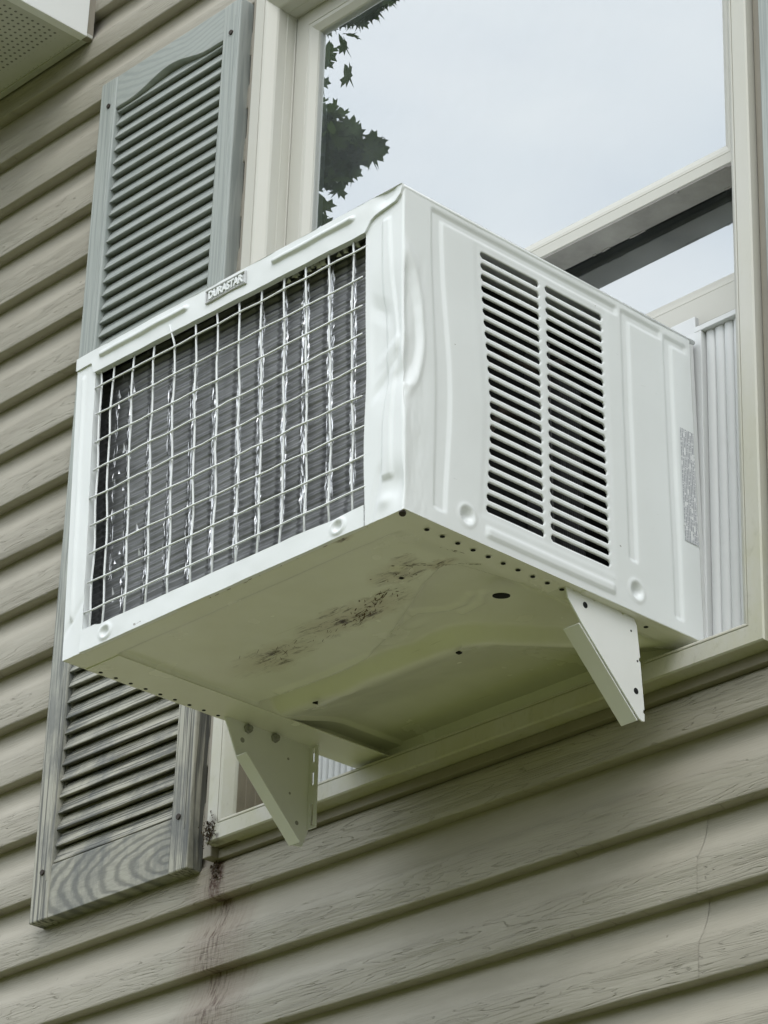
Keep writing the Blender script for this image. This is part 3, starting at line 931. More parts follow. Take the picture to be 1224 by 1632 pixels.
# --- top cover: the roof sheet and the strip that folds down over the front ---
xs3 = np.array(sorted(list(np.arange(-HW, HW, 0.0026)) + [HW]))
zz3 = np.array(sorted(list(np.arange(0.0, 1.0001, 1 / 30.0))))
X3, T3 = np.meshgrid(xs3, zz3, indexing='ij')
low = np.interp(X3, [-HW, -0.2640, -0.2600, 0.2330, 0.2360, 0.2430, 0.2500, 0.2850, 0.2930, HW], [0.4045, 0.4045, 0.3885, 0.3810, 0.3830, 0.3930, 0.3965, 0.4020, 0.4090, 0.4170])
Z3 = low + (H - low) * T3
d3 = np.zeros_like(X3)
for xa, xb, zc_ in ((-0.2445, -0.0830, 0.4095), (0.0785, 0.2115, 0.4085)):
    dist = np.hypot(np.maximum(0, np.maximum(xa - X3, X3 - xb)), Z3 - zc_)
    d3 += 0.0042 * (1 - sst(0.0018, 0.0046, dist))
pd = np.hypot(np.maximum(0, np.maximum(-0.0435 - X3, X3 - 0.0285)), 0)
d3 += 0.0006 * vnoise(X3 * 30, Z3 * 30, 6, 2)
d3 += 0.0014 * vnoise(X3 * 45, Z3 * 30, 7, 2) * sst(0.236, 0.262, X3)
d3 += -0.0045 * np.exp(-(((X3 - 0.272) / 0.016) ** 2 + ((Z3 - 0.415) / 0.012) ** 2))
d3 += 0.0016 * (1 - sst(0.0, 0.14, T3)) * 0
P3 = np.stack([X3, -D - 0.0028 - d3, Z3], -1)
tm = grid_mesh('top_cover', P3)
tb = MB()
tb.v = [tuple(v.co) for v in tm.vertices]; tb.f = [tuple(p.vertices) for p in tm.polygons]
nq = len(tb.f)
for i in range(len(xs3) - 1):                                 # hem under the strip
    a, b = P3[i, 0], P3[i + 1, 0]
    tb.add([a, b, (b[0], -D + 0.006, b[2]), (a[0], -D + 0.006, a[2])], [(0, 1, 2, 3)])
tb.add([(-HW, -D - 0.0028, H), (HW, -D - 0.0028, H), (HW, 0.012, H + 0.0005), (-HW, 0.012, H + 0.0005)], [(0, 1, 2, 3)])
tb.add([(HW, -D - 0.0028, 0.4170), (HW, -D + 0.004, 0.4170), (HW, -D + 0.004, H), (HW, -D - 0.0028, H)], [(0, 1, 2, 3)])
tb.add([(-HW - 0.0006, -D - 0.0028, 0.4045), (-HW - 0.0006, -D + 0.004, 0.4045), (-HW - 0.0006, -D + 0.004, H), (-HW - 0.0006, -D - 0.0028, H)], [(0, 1, 2, 3)])
top = link_obj('top_cover', mesh('top_cover', tb.v, tb.f, False), M_CASE, ac)
for p in top.data.polygons[:nq]: p.use_smooth = True
# rounded rolled edge between the roof and the right side
re = MB()
re.tube([(HW - 0.0022, -D + 0.001, H - 0.0022), (HW - 0.0022, 0.011, H - 0.0022)], 0.0030, 10)
re.build('top_edge_roll', M_CASE, ac, smooth=True)

# --- embossed name badge ---
bd = MB()
bx0, bx1, bz0, bz1 = -0.0440, 0.0290, 0.3985, 0.4165
yb = -D - 0.0030
ring_frame(bd, bx0, bx1, bz0, bz1, [(0, 0, 0, yb + 0.002), (0, 0, 0, yb - 0.0022), (0.0008, 0.0008, 0.0008, yb - 0.0028), (0.0018, 0.0018, 0.0018, yb - 0.0022), (0.0022, 0.0022, 0.0022, yb - 0.0002)])
bd.add([(bx0 + 0.002, yb - 0.0003, bz0 + 0.002), (bx1 - 0.002, yb - 0.0003, bz0 + 0.002), (bx1 - 0.002, yb - 0.0003, bz1 - 0.002), (bx0 + 0.002, yb - 0.0003, bz1 - 0.002)], [(0, 1, 2, 3)])
M_BADGE = mat_simple('badge_plate', (0.56, 0.57, 0.57), 0.35, 0.1, 0.5, 60)
badge = bd.build('name_badge', M_BADGE, ac)
fc = bpy.data.curves.new('badge_text', 'FONT')
fc.body = 'DURASTAR'
fc.align_x = 'CENTER'; fc.align_y = 'CENTER'
fc.size = 0.0148; fc.extrude = 0.0011; fc.bevel_depth = 0.0003; fc.offset = 0.00028
fo = bpy.data.objects.new('badge_text', fc)
COL.objects.link(fo)
dg = bpy.context.evaluated_depsgraph_get(); dg.update()
tme = bpy.data.meshes.new_from_object(fo.evaluated_get(dg))
bpy.data.objects.remove(fo)
vx = [v.co.x for v in tme.vertices]
kx = 0.0625 / (max(vx) - min(vx))
for v in tme.vertices:
    v.co = Vector((v.co.x * kx + (bx0 + bx1) / 2, yb - 0.0012 - v.co.z, v.co.y * 1.02 + (bz0 + bz1) / 2))
tme.name = 'badge_lettering'
tme.materials.clear()
link_obj('badge_lettering', tme, M_CASE, badge)

# --- base pan: bottom sheet with pressed recess, side rails, and the strip that folds up at the front ---
xb_ = np.array(sorted(list(np.arange(-HW, HW, 0.0022)) + [HW]))
ub_ = np.array(sorted(list(np.arange(0.0, D, 0.0030)) + [D + 0.03]))
XB, UB = np.meshgrid(xb_, ub_, indexing='ij')
c1 = np.interp(XB, [-0.24, -0.198, -0.10, -0.03, 0.0325, 0.11, 0.165, 0.205, 0.218, 0.232, 0.25], [0.300, 0.296, 0.280, 0.262, 0.238, 0.195, 0.163, 0.146, 0.143, 0.160, 0.230])
inside = sst(-0.2345, -0.2295, XB) * (1 - sst(0.215, 0.262, XB))
insideL = sst(-0.2345, -0.2295, XB) * (1 - sst(0.236, 0.258, XB))
ridge = np.interp(XB, [-0.24, -0.15, 0.0, 0.080, 0.110, 0.150, 0.20, 0.26], [0.296, 0.302, 0.304, 0.306, 0.322, 0.370, 0.430, 0.480])
c1 = np.minimum(c1, ridge - 0.030)
dz = 0.0150 * sst(c1 - 0.001, c1 + 0.011, UB) * (1 - sst(ridge - 0.019, ridge + 0.011, UB)) * inside
dz -= 0.0050 * sst(ridge - 0.017, ridge + 0.008, UB) * (1 - sst(ridge + 0.012, ridge + 0.050, UB)) * inside
dz += 0.022 * sst(ridge + 0.012, ridge + 0.13, UB) * (1 - sst(0.236, 0.262, XB)) * sst(-0.268, -0.264, XB)
for pts_ in ([(0.078, 0.231), (0.114, 0.255), (0.140, 0.256), (0.162, 0.244)], [(0.120, 0.274), (0.157, 0.269), (0.177, 0.252)], [(-0.188, 0.262), (-0.106, 0.266), (-0.014, 0.262), (0.074, 0.235)]):
    dz -= 0.0030 * np.exp(-(poly_dist(XB, UB, pts_) / 0.0050) ** 2)
dz += 0.0050 * sst(0.034, 0.042, UB) * sst(-0.2335, -0.2305, XB) * (1 - sst(0.225, 0.262, XB))
rr = np.hypot(XB - 0.171, UB - 0.121)
dz -= 0.0022 * (1 - sst(0.010, 0.015, rr))
for cx_, cu_ in ((0.055, 0.262), (0.02, 0.285), (-0.07, 0.30), (-0.12, 0.318)):
    dz -= 0.0022 * np.exp(-(((XB - cx_) / 0.018) ** 2 + ((UB - cu_) / 0.007) ** 2))
dz += 0.0006 * vnoise(XB * 14, UB * 14, 21, 3) * inside
PB = np.stack([XB, -D + UB, dz + 0.0004], -1)
pm = grid_mesh('base_pan', PB[::-1])
pan = link_obj('base_pan', pm, M_PAN, ac)
bk = MB(); bk.box(-HW + 0.002, HW - 0.006, 0.0135, 0.0165, -0.006, 0.10)
bk.build('rear_bulkhead', M_PAN, ac)

xs4 = np.array(sorted(list(np.arange(-HW + 0.0340, 0.2325, 0.0026)) + [0.2330]))
zz4 = np.linspace(0.0, 1.0, 16)
X4, T4 = np.meshgrid(xs4, zz4, indexing='ij')
top4 = np.interp(X4, [-0.261, -0.235, -0.225, 0.2335], [0.0290, 0.0300, 0.0275, 0.0255]) + 0.0009 * vnoise(X4 * 22, X4 * 0, 8, 2)
Z4 = top4 * T4
d4 = 0.0006 * vnoise(X4 * 26, Z4 * 30, 15, 2)
for cx_ in (-0.2135, 0.1920):
    rr = np.hypot((X4 - cx_) / 1.15, Z4 - 0.0135)
    d4 += 0.0020 * (1 - sst(0.0085, 0.0118, rr)) - 0.0050 * (1 - sst(0.0020, 0.0085, rr))
P4 = np.stack([X4, -D - 0.0016 - d4, Z4], -1)
fmz = grid_mesh('front_lower_strip', P4)
fb = MB(); fb.v = [tuple(v.co) for v in fmz.vertices]; fb.f = [tuple(p.vertices) for p in fmz.polygons]; nq = len(fb.f)
for i in range(len(xs4) - 1):
    a, b = P4[i, -1], P4[i + 1, -1]
    fb.add([a, b, (b[0], -D + 0.008, b[2]), (a[0], -D + 0.008, a[2])], [(0, 1, 2, 3)])
    a, b = P4[i, 0], P4[i + 1, 0]
    fb.add([a, b, (b[0], -D + 0.004, 0.0), (a[0], -D + 0.004, 0.0)], [(0, 1, 2, 3)])
o = link_obj('front_lower_strip', mesh('front_lower_strip', fb.v, fb.f), M_CASE, ac)
for p in o.data.polygons[:nq]: p.use_smooth = True

# small chips of bare metal at the strip's lower edge, the drain holes and the row of rail holes
hb = MB()
for i in range(16):
    u = 0.0545 + i * 0.0248
    hb.disc((0.2768, -D + u, -0.0006), (0, 0, -1), 0.0030, 10, 0.0004)
    if i < 15: hb.disc((-0.2872, -D + 0.0545 + i * 0.0243, -0.0008), (0, 0, -1), 0.0026, 10, 0.0004)
tag(hb.build('rail_holes', M_DARK, pan), kind='stuff')
hb = MB()
hb.disc((0.2129, -D + 0.2433, 0.0018), (0, 0, -1), 0.0105, 20, 0.0012, 0.0072)
hb.disc((0.1705, -D + 0.1209, -0.0024), (0, 0, -1), 0.0030, 10, 0.0006)
hb.disc((-0.165, -D + 0.305, -0.002), (0, 0, -1), 0.0045, 3, 0.002)
hb.disc((0.075, -D + 0.315, -0.005), (0, 0, -1), 0.0040, 4, 0.002)
tag(hb.build('drain_holes', M_DARK, pan), kind='stuff')
# rails: folded flange with inner lip
m_ = MB(); m_.box(-HW + 0.0008, -0.2325, -D + 0.0365, 0.02, -0.0008, 0.0008); m_.build('base_rail', M_PAN, ac, bevel=0.0003)
m_ = MB(); m_.box(0.2620, HW - 0.0008, -D + 0.300, 0.02, -0.0006, 0.0008); m_.build('base_rail', M_PAN, ac, bevel=0.0003)
# rust flakes and scratches on the pan's underside
pan_x, pan_u = xb_, ub_
def pan_z(x, u):
    i = min(len(pan_x) - 1, int(np.searchsorted(pan_x, x))); j = min(len(pan_u) - 1, int(np.searchsorted(pan_u, u)))
    return float(dz[i, j])
sm_ = MB()
def flake(x, u, L, w, ang):
    vs = []
    n_ = 7
    for q_ in range(n_):
        a_ = 2 * math.pi * q_ / n_
        px, pu = math.cos(a_) * L * random.uniform(0.5, 1), math.sin(a_) * w * random.uniform(0.4, 1)
        X_, U_ = x + px * math.cos(ang) - pu * math.sin(ang), u + px * math.sin(ang) + pu * math.cos(ang)
        vs.append((X_, -D + U_, pan_z(X_, U_) + 0.00005))
    sm_.add(vs, [tuple(range(n_))])
for _ in range(70):                                            # patch in the middle, fanning along the crease
    t_ = random.random()
    flake(0.03 + 0.10 * t_ + random.gauss(0, 0.012), 0.178 - 0.035 * t_ + random.gauss(0, 0.007), random.uniform(0.001, 0.008), random.uniform(0.0003, 0.0013), -0.45 + random.gauss(0, 0.35))
for _ in range(40):
    flake(-0.010 + random.gauss(0, 0.05), 0.172 + random.gauss(0, 0.012), random.uniform(0.001, 0.009), random.uniform(0.0002, 0.0006), -0.3 + random.gauss(0, 0.4))
for _ in range(26):
    flake(-0.095 + random.gauss(0, 0.030), 0.178 + random.gauss(0, 0.010), random.uniform(0.002, 0.012), random.uniform(0.0002, 0.0006), -0.25 + random.gauss(0, 0.5))
for (xa_, ua_), (xb2, ub2), n_ in (((0.185, 0.108), (0.218, 0.142), 16), ((0.218, 0.142), (0.205, 0.150), 6), ((0.218, 0.143), (0.262, 0.165), 10), ((0.205, 0.149), (0.165, 0.166), 9), ((0.165, 0.166), (0.11, 0.197), 9), ((0.255, 0.10), (0.263, 0.125), 6)):
    for i in range(n_):
        t_ = (i + random.random()) / n_
        flake(xa_ + (xb2 - xa_) * t_ + random.gauss(0, 0.0012), ua_ + (ub2 - ua_) * t_ + random.gauss(0, 0.0012), random.uniform(0.001, 0.005), random.uniform(0.0002, 0.0009), math.atan2(ub2 - ua_, xb2 - xa_) + random.gauss(0, 0.25))
for _ in range(14):
    flake(0.172 + random.gauss(0, 0.02), 0.122 + random.gauss(0, 0.010), random.uniform(0.0008, 0.003), random.uniform(0.0005, 0.0016), random.uniform(0, 3))
for _ in range(18):                                            # bare spots along the front edge
    flake(random.choice((0.19, 0.10, -0.02, 0.05)) + random.gauss(0, 0.02), 0.0035 + random.random() * 0.002, random.uniform(0.001, 0.006), random.uniform(0.0004, 0.0012), 0.0)
M_RUST = mat_simple('rust_flakes', (0.115, 0.070, 0.034), 0.85, 0, 0.2, 300, 0.7)
tag(sm_.build('rust_flakes', M_RUST, pan), kind='stuff')
# corner screw at the dented corner
cs = MB(); cs.disc((HW - 0.006, -D + 0.004, -0.001), (0.3, -0.4, -1), 0.0042, 10, 0.003)
cs.build('corner_screw', M_SCREW, ac, bevel=0.0006)

# --- wire grille: every wire its own part ---
VW = [(-0.2505, -0.2500, 0.388, 0.032, -0.2495), (-0.2260, -0.2300, 0.3881, 0.0308, -0.2227), (-0.1878, -0.1886, 0.3831, 0.0337, -0.1835), (-0.1482, -0.1483, 0.3814, 0.0330, -0.1436),
      (-0.1081, -0.1080, 0.3930, 0.0289, -0.1040), (-0.0685, -0.0670, 0.3792, 0.0328, -0.0639), (-0.0296, -0.0265, 0.3792, 0.0331, -0.0251), (0.0094, 0.0132, 0.3789, 0.0327, 0.0151),
      (0.0494, 0.0521, 0.3780, 0.0337, 0.0543), (0.0901, 0.0922, 0.3824, 0.0286, 0.0930), (0.1281, 0.1305, 0.3788, 0.0332, 0.1334), (0.1678, 0.1703, 0.3793, 0.0324, 0.1728), (0.2094, 0.2068, 0.3798, 0.0282, 0.2107)]
for i, (xt, xm, zt, zb, xb) in enumerate(VW):
    pts = []
    low_x = xb - random.uniform(0.0, 0.003)
    for t in np.linspace(0, 1, 16):
        z = zt + 0.004 + (zb - 0.006 - zt - 0.004) * t
        x = np.interp(t, [0, 0.35, 0.72, 1.0], [xt, xm, (xm + xb) / 2 + 0.0015, low_x])
        y = -D + 0.0035 + 0.0010 * math.sin(t * 21 + i)
        if zt > 0.39 and t < 0.05: x -= 0.002; y = -D - 0.0045
        pts.append((x + random.uniform(-0.0004, 0.0004), y, z))
    mb = MB(); mb.tube(pts, 0.00142, 7)
    mb.build('grille_wire', M_WIRE, ac, smooth=True)
HWI = [(0.3669, 0.3642), (0.3273, 0.3244), (0.2872, 0.2864), (0.2475, 0.2488), (0.2094, 0.2075), (0.1707, 0.1679), (0.1320, 0.1277), (0.0918, 0.0891), (0.0529, 0.0499)]
for i, (zl, zr) in enumerate(HWI):
    xr = 0.236 if i in (0, 4, 6, 7, 8) else 0.2275
    xl = -0.2590 if i in (0, 4, 8) else -0.2545
    pts = []
    for t in np.linspace(0, 1, 22):
        pts.append((xl + (xr - xl) * t, -D + 0.0006 + 0.0004 * math.sin(t * 40 + i), zl + (zr - zl) * t + 0.0006 * math.sin(t * 38 + i * 2.0) + random.uniform(-0.0003, 0.0003)))
    mb = MB(); mb.tube(pts, 0.00125, 7)
    mb.build('grille_wire', M_WIRE, ac, smooth=True)

# --- condenser coil behind the grille, with the fins crushed where the wires were pushed in ---
xc = np.linspace(-0.2935, 0.262, 190); zc2 = np.linspace(0.012, 0.408, 150)
XC, ZC = np.meshgrid(xc, zc2, indexing='ij')
YC = -D + 0.030 + 0.0016 * np.cos(ZC * 2 * math.pi / 0.0095 + 0.5 * vnoise(XC * 6, ZC * 14, 33, 2)) + 0.0012 * vnoise(XC * 18, ZC * 40, 30, 3)
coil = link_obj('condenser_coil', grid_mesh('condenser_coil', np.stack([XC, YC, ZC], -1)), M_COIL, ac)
cf = MB()
STR = [(-0.240, 0.09, 0.37, 0.25, 0.0030), (-0.217, 0.05, 0.385, 0.30, 0.0035), (-0.177, 0.05, 0.36, 0.40, 0.0035), (-0.136, 0.055, 0.36, 0.50, 0.0040), (-0.0945, 0.05, 0.34, 0.62, 0.0045), (-0.0536, 0.045, 0.30, 0.72, 0.0052), (-0.0122, 0.05, 0.29, 0.85, 0.0060),
       (0.0294, 0.055, 0.39, 0.85, 0.0060), (0.0693, 0.06, 0.395, 0.95, 0.0066), (0.1085, 0.062, 0.392, 1.0, 0.0074), (0.1475, 0.06, 0.392, 1.0, 0.0070), (0.1900, 0.065, 0.398, 0.95, 0.0058)]
for xs_, za, zb, dens, w in STR:
    for rib in range(8 if w > 0.0035 else 6):                 # each streak is a few thin folded ribbons of fin metal
        xo = xs_ + random.gauss(0, 0.62) * w
        z = za + random.uniform(0, 0.02)
        while z < zb:
            L_ = random.uniform(0.008, 0.060) * (0.4 + 0.6 * dens)
            z2 = min(zb, z + L_)
            nz = max(2, int((z2 - z) / 0.006))
            vs, fs = [], []
            wx = random.uniform(-1, 1) * w * 0.15
            for j in range(nz + 1):
                zz = z + (z2 - z) * j / nz
                wx = wx * 0.85 + random.uniform(-1, 1) * w * 0.07
                ww = w * random.uniform(0.05, 0.15) * math.sin(math.pi * (0.12 + 0.76 * j / nz))
                yy = -D + 0.0248 + random.uniform(-0.0012, 0.0012)
                tl = random.uniform(-1.0, 1.0) * ww
                vs += [(xo + wx - ww, yy + tl, zz), (xo + wx + ww, yy - tl, zz)]
                if j:
                    a_ = 2 * j
                    fs.append((a_ - 2, a_ - 1, a_ + 1, a_))
            cf.add(vs, fs)
            z = z2 + random.expovariate(1.0) * 0.022 * (1.6 - 1.3 * dens)
for i in range(26):                                           # bright ragged upper edge at the right, flecks at the left
    x = random.uniform(0.06, 0.20); z = 0.3935 + random.uniform(-0.004, 0.003) - 0.03 * max(0, 0.1 - x)
    w = random.uniform(0.003, 0.011)
    cf.add([(x, -D + 0.0245, z), (x + w, -D + 0.026, z - 0.001), (x + w * 0.8, -D + 0.022, z + 0.004), (x + 0.001, -D + 0.0255, z + 0.003)], [(0, 1, 2, 3)])
for i in range(22):
    x = random.choice((-0.236, -0.222, -0.208, -0.19, -0.23)) + random.uniform(-0.006, 0.006); z = random.uniform(0.06, 0.38)
    w, h_ = random.uniform(0.0012, 0.003), random.uniform(0.004, 0.013)
    cf.add([(x, -D + 0.024, z), (x + w, -D + 0.026, z + 0.001), (x + w * 0.7, -D + 0.0225, z + h_), (x - 0.001, -D + 0.0255, z + h_)], [(0, 1, 2, 3)])
o = cf.build('crushed_fins', M_FOIL, coil)
tag(o, None, None, None, 'stuff')
# dark frame round the coil and, behind the louvres, an added dark box and machinery
fs_ = MB()
fs_.box(-HW + 0.004, HW - 0.012, -D + 0.010, -D + 0.045, 0.4080, 0.4150)
fs_.box(0.262, HW - 0.014, -D + 0.016, -D + 0.06, 0.004, 0.41)
fs_.build('coil_end_plate', M_DARK, ac)
iv = MB()
iv.box(-HW + 0.01, 0.225, -D + 0.065, -D + 0.50, 0.060, 0.405)  # near-black box added to keep the view through the slots dark
iv.build('inner_dark_box', M_DARK, ac)
fin = MB()
for i in range(12):
    fin.box(0.226, 0.262, -D + 0.300 + i * 0.0034, -D + 0.3006 + i * 0.0034, 0.06, 0.30)
fin.box(0.228, 0.268, -D + 0.275, -D + 0.2775, 0.045, 0.33)
fin.build('inner_coil_fins', M_INNER, ac)
pp = MB()
pp.tube([(0.25, -D + 0.16, 0.05), (0.252, -D + 0.17, 0.16), (0.25, -D + 0.21, 0.22), (0.25, -D + 0.26, 0.225)], 0.006, 8)
pp.tube([(0.255, -D + 0.19, 0.30), (0.255, -D + 0.26, 0.29), (0.252, -D + 0.32, 0.33)], 0.005, 8)
pp.build('copper_pipe', mat_simple('dull_copper', (0.07, 0.055, 0.045), 0.5, 0.6), ac, smooth=True)

# --- rating label on the side ---
lbm = MB()
xl_ = HW + 0.0006
lbm.add([(xl_, -D + 0.4845, 0.128), (xl_, -D + 0.5105, 0.128), (xl_, -D + 0.5105, 0.284), (xl_, -D + 0.4845, 0.284)], [(0, 1, 2, 3)])
lbm.build('rating_label', M_LABEL, ac)
# narrow strip that continues the cabinet into the window
sp_ = MB(); sp_.box(HW - 0.008, HW - 0.0005, 0.0015, 0.0090, -0.006, H - 0.006)
sp_.build('side_flange', M_ACC, ac, bevel=0.0012)
tp_ = MB(); tp_.box(-HW, HW - 0.03, 0.052, 0.060, H - 0.006, H + 0.066)
tp_.build('top_mounting_rail', M_ACC, ac, bevel=0.001)

# --- support brackets bolted under the rails ---
def bracket(sx, xp, poly, flange, wallflange, holes, bolts):
    yz = lambda a, b, t: (t, -D + a, b)
    m_ = MB(); m_.prism(poly, yz, xp - 0.0011, xp + 0.0011)
    pl_ = m_.build('support_bracket', M_BRACKET, ac, bevel=0.0004)
    (u0, z0), (u1, z1) = flange
    L = math.hypot(u1 - u0, z1 - z0)
    nu, nz = (z1 - z0) / L, -(u1 - u0) / L                     # towards the front and down
    fl = MB()
    xi = xp - sx * 0.0012; xo = xp - sx * 0.0260 if sx > 0 else xp - sx * 0.0215
    t = 0.0022
    q_ = [(u0 + nu * t, z0 + nz * t), (u1 + nu * t, z1 + nz * t), (u1, z1), (u0, z0)]
    fl.prism(q_, yz, min(xi, xo), max(xi, xo))
    fl.build('folded_flange', M_BRACKET, pl_, bevel=0.0006)
    (a0, b0), (a1, b1) = wallflange
    wf = MB()
    xo2 = xp - sx * 0.0170
    hx0, hx1 = min(xi, xo2), max(xi, xo2)
    zz_ = [b0, b0 + (b1 - b0) * 0.04, b0 + (b1 - b0) * 0.30, b0 + (b1 - b0) * 0.52, b0 + (b1 - b0) * 0.68, b0 + (b1 - b0) * 0.80, b0 + (b1 - b0) * 0.97, b1]
    ua = lambda z: a0 + (a1 - a0) * (z - b0) / (b1 - b0)
    def bar(xa, xb, za, zb):
        wf.prism([(ua(za) - 0.001, za), (ua(za) + 0.001, za), (ua(zb) + 0.001, zb), (ua(zb) - 0.001, zb)], yz, xa, xb)
    xm0, xm1 = hx0 + 0.0058, hx1 - 0.0058
    bar(hx0, xm0, b0, b1); bar(xm1, hx1, b0, b1)              # slots stay open between these bars
    for za, zb in ((zz_[0], zz_[1]), (zz_[2], zz_[3]), (zz_[4], zz_[5]), (zz_[6], zz_[7])):
        bar(xm0, xm1, za, zb)
    wf.build('wall_flange', M_BRACKET, pl_)
    ho = MB()
    for (a, b, r) in holes:
        ho.disc((xp + 0.0011, -D + a, b), (1, 0, 0), r, 14, 0.0003)
    tag(ho.build('plate_holes', M_DARK if sx > 0 else M_BOLT, pl_), kind='stuff')
    for (a, b) in bolts:
        bo = MB()
        bo.disc((xp + 0.0012, -D + a, b), (1, 0, 0), 0.0064, 6, 0.004)
        bo.disc((xp + 0.0052, -D + a, b), (1, 0, 0), 0.0032, 10, 0.004)
        bo.build('bolt', M_BOLT, pl_, bevel=0.0005)
    return pl_


polyR = [(0.2755, 0.0020), (0.2800, -0.0130), (0.3010, -0.0365), (0.3980, -0.1290), (0.4030, -0.1310), (0.4080, -0.1300), (0.4085, -0.1210), (0.4062, -0.1195), (0.4062, -0.1165), (0.4085, -0.1150),
         (0.4045, -0.0560), (0.4022, -0.0545), (0.4022, -0.0515), (0.4045, -0.0500), (0.4005, -0.0100), (0.3960, -0.0020), (0.3790, -0.0005), (0.3780, -0.0030), (0.3745, -0.0030), (0.3735, -0.0005),
         (0.3290, 0.0005), (0.3280, -0.0020), (0.3245, -0.0020), (0.3235, 0.0005), (0.2930, 0.0012), (0.2920, -0.0010), (0.2880, -0.0010), (0.2870, 0.0015)]
bracket(1, HW - 0.0115, polyR, ((0.3010, -0.0365), (0.3985, -0.1300)), ((0.4068, -0.1150), (0.4010, -0.0100)),
        [(0.3090, -0.0127, 0.0040), (0.3943, -0.0955, 0.0040), (0.3895, -0.0200, 0.0014), (0.3990, -0.0560, 0.0014)], [])
polyL = [(0.2545, 0.0015), (0.2770, -0.0490), (0.3740, -0.1440), (0.3930, -0.1420), (0.4030, -0.1180), (0.4060, -0.0035), (0.3900, 0.0010)]
bracket(-1, -HW + 0.0125, polyL, ((0.2765, -0.0495), (0.3715, -0.1455)), ((0.4020, -0.1170), (0.4050, -0.0020)),
        [(0.2863, -0.0254, 0.0035), (0.3664, -0.0285, 0.0018), (0.3700, -0.075, 0.0018), (0.383, -0.112, 0.0030)], [(0.2945, -0.0080), (0.3416, -0.0072)])

# ------------------------------------------------------------------ shutters
def shutter(dx, label):
    xa, xb, za, zb = -0.9817, -0.6252, -0.3624, 1.1276
    ia, ib = -0.9400, -0.6655                                  # opening
    root = empty('window_shutter', ((xa + xb) / 2 + dx, 0, za))
    tag(root, label, 'shutter', 'louvred shutters beside the window')
    ox, oz = (xa + xb) / 2, za
    yf = -0.025

    def place(o):
        o.location = (-ox, 0, -oz)
        return o
    for x0, x1, s in ((xa, ia, 0), (ib, xb, 1)):
        m_ = MB(); m_.box(x0, x1, yf, 0.004, za, zb)
        place(m_.build('stile', M_STILE, root, bevel=0.0022))
        rim = MB()                                            # thin raised bead at the stile's outer third
        xm = (x0 + (x1 - x0) * 0.70) if s else (x0 + (x1 - x0) * 0.80)
        rim.box(xm, xm + 0.0022, yf - 0.0007, yf + 0.002, za + 0.06, zb - 0.03)
        place(rim.build('stile_bead', M_STILE, root, bevel=0.0005))
    m_ = MB(); m_.box(ia + 0.0003, ib - 0.0003, yf + 0.0012, 0.0035, za + 0.0004, -0.2790)
    place(m_.build('bottom_rail', M_RAILLOW, root, bevel=0.0014))
    poly = [(ia + 0.0003, zb - 0.0004), (ia + 0.0003, 1.066)]
    for t in np.linspace(0, 1, 25):
        x = ia + 0.0003 + (ib - ia - 0.0006) * t
        z = 1.0630 + 0.0190 * (0.5 - 0.5 * math.cos(2 * math.pi * min(max((t - 0.12) / 0.76, 0), 1)))
        poly.append((x, z))
    poly.append((ib - 0.0003, zb - 0.0004))
    m_ = MB(); m_.prism(poly, lambda a, b, t: (a, t, b), yf + 0.0012, 0.0035)
    place(m_.build('top_rail', M_RAILTOP, root, bevel=0.0010))
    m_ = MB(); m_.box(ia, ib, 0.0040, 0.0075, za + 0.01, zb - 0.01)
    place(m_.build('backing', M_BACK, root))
    # slats, each its own part
    sp = 0.02558
    prof = [(0.0030, 0.0268), (-0.0060, 0.0264), (-0.0092, 0.0232), (-0.0180, 0.0042), (-0.0199, 0.0008), (-0.0197, -0.0006), (-0.0184, -0.0010), (-0.0055, 0.0034), (0.0030, 0.0075)]
    m_ = MB()
    m_.prism(prof, lambda a, b, t: (t, a, b), ia + 0.0002, ib - 0.0002)
    base = mesh('slat', m_.v, m_.f, False)
    bm = bmesh.new(); bm.from_mesh(base); bmesh.ops.recalc_face_normals(bm, faces=bm.faces)
    for f in bm.faces: f.smooth = False
    bm.to_mesh(base); bm.free()
    base.materials.append(M_SLAT)
    z = -0.2745
    i = 0
    while z < 1.07:
        o = link_obj('slat', base, None, root)
        o.location = (-ox, random.uniform(-0.0004, 0.0004), z - oz + random.uniform(-0.0005, 0.0005))
        z += sp; i += 1
    for sx_, sz_ in ((-0.9571, 1.0738), (-0.6447, 1.0665), (-0.9578, -0.2877), (-0.6487, -0.2807)):
        m_ = MB(); m_.disc((sx_, yf + 0.0005, sz_), (0, -1, 0), 0.0046, 12, 0.0030)
        place(m_.build('screw', M_SCREW, root, bevel=0.0008))
    return root


shutter(0, 'weathered grey green louvred shutter left of the window, partly behind the air conditioner')
shutter(0.9817 + 0.4330, 'grey green shutter edge right of the window beyond the cream frame')

# ------------------------------------------------------------------ eave box of the lower roof, upper left
ev = empty('porch_eave', (-1.4, -0.2, 1.276))
tag(ev, 'boxed white roof eave with perforated soffit meeting the siding', 'eave')
EX, EZ = -1.0535, 1.2765


def evp(o):
    o.location = (1.4, 0.2, -1.276)
    return o


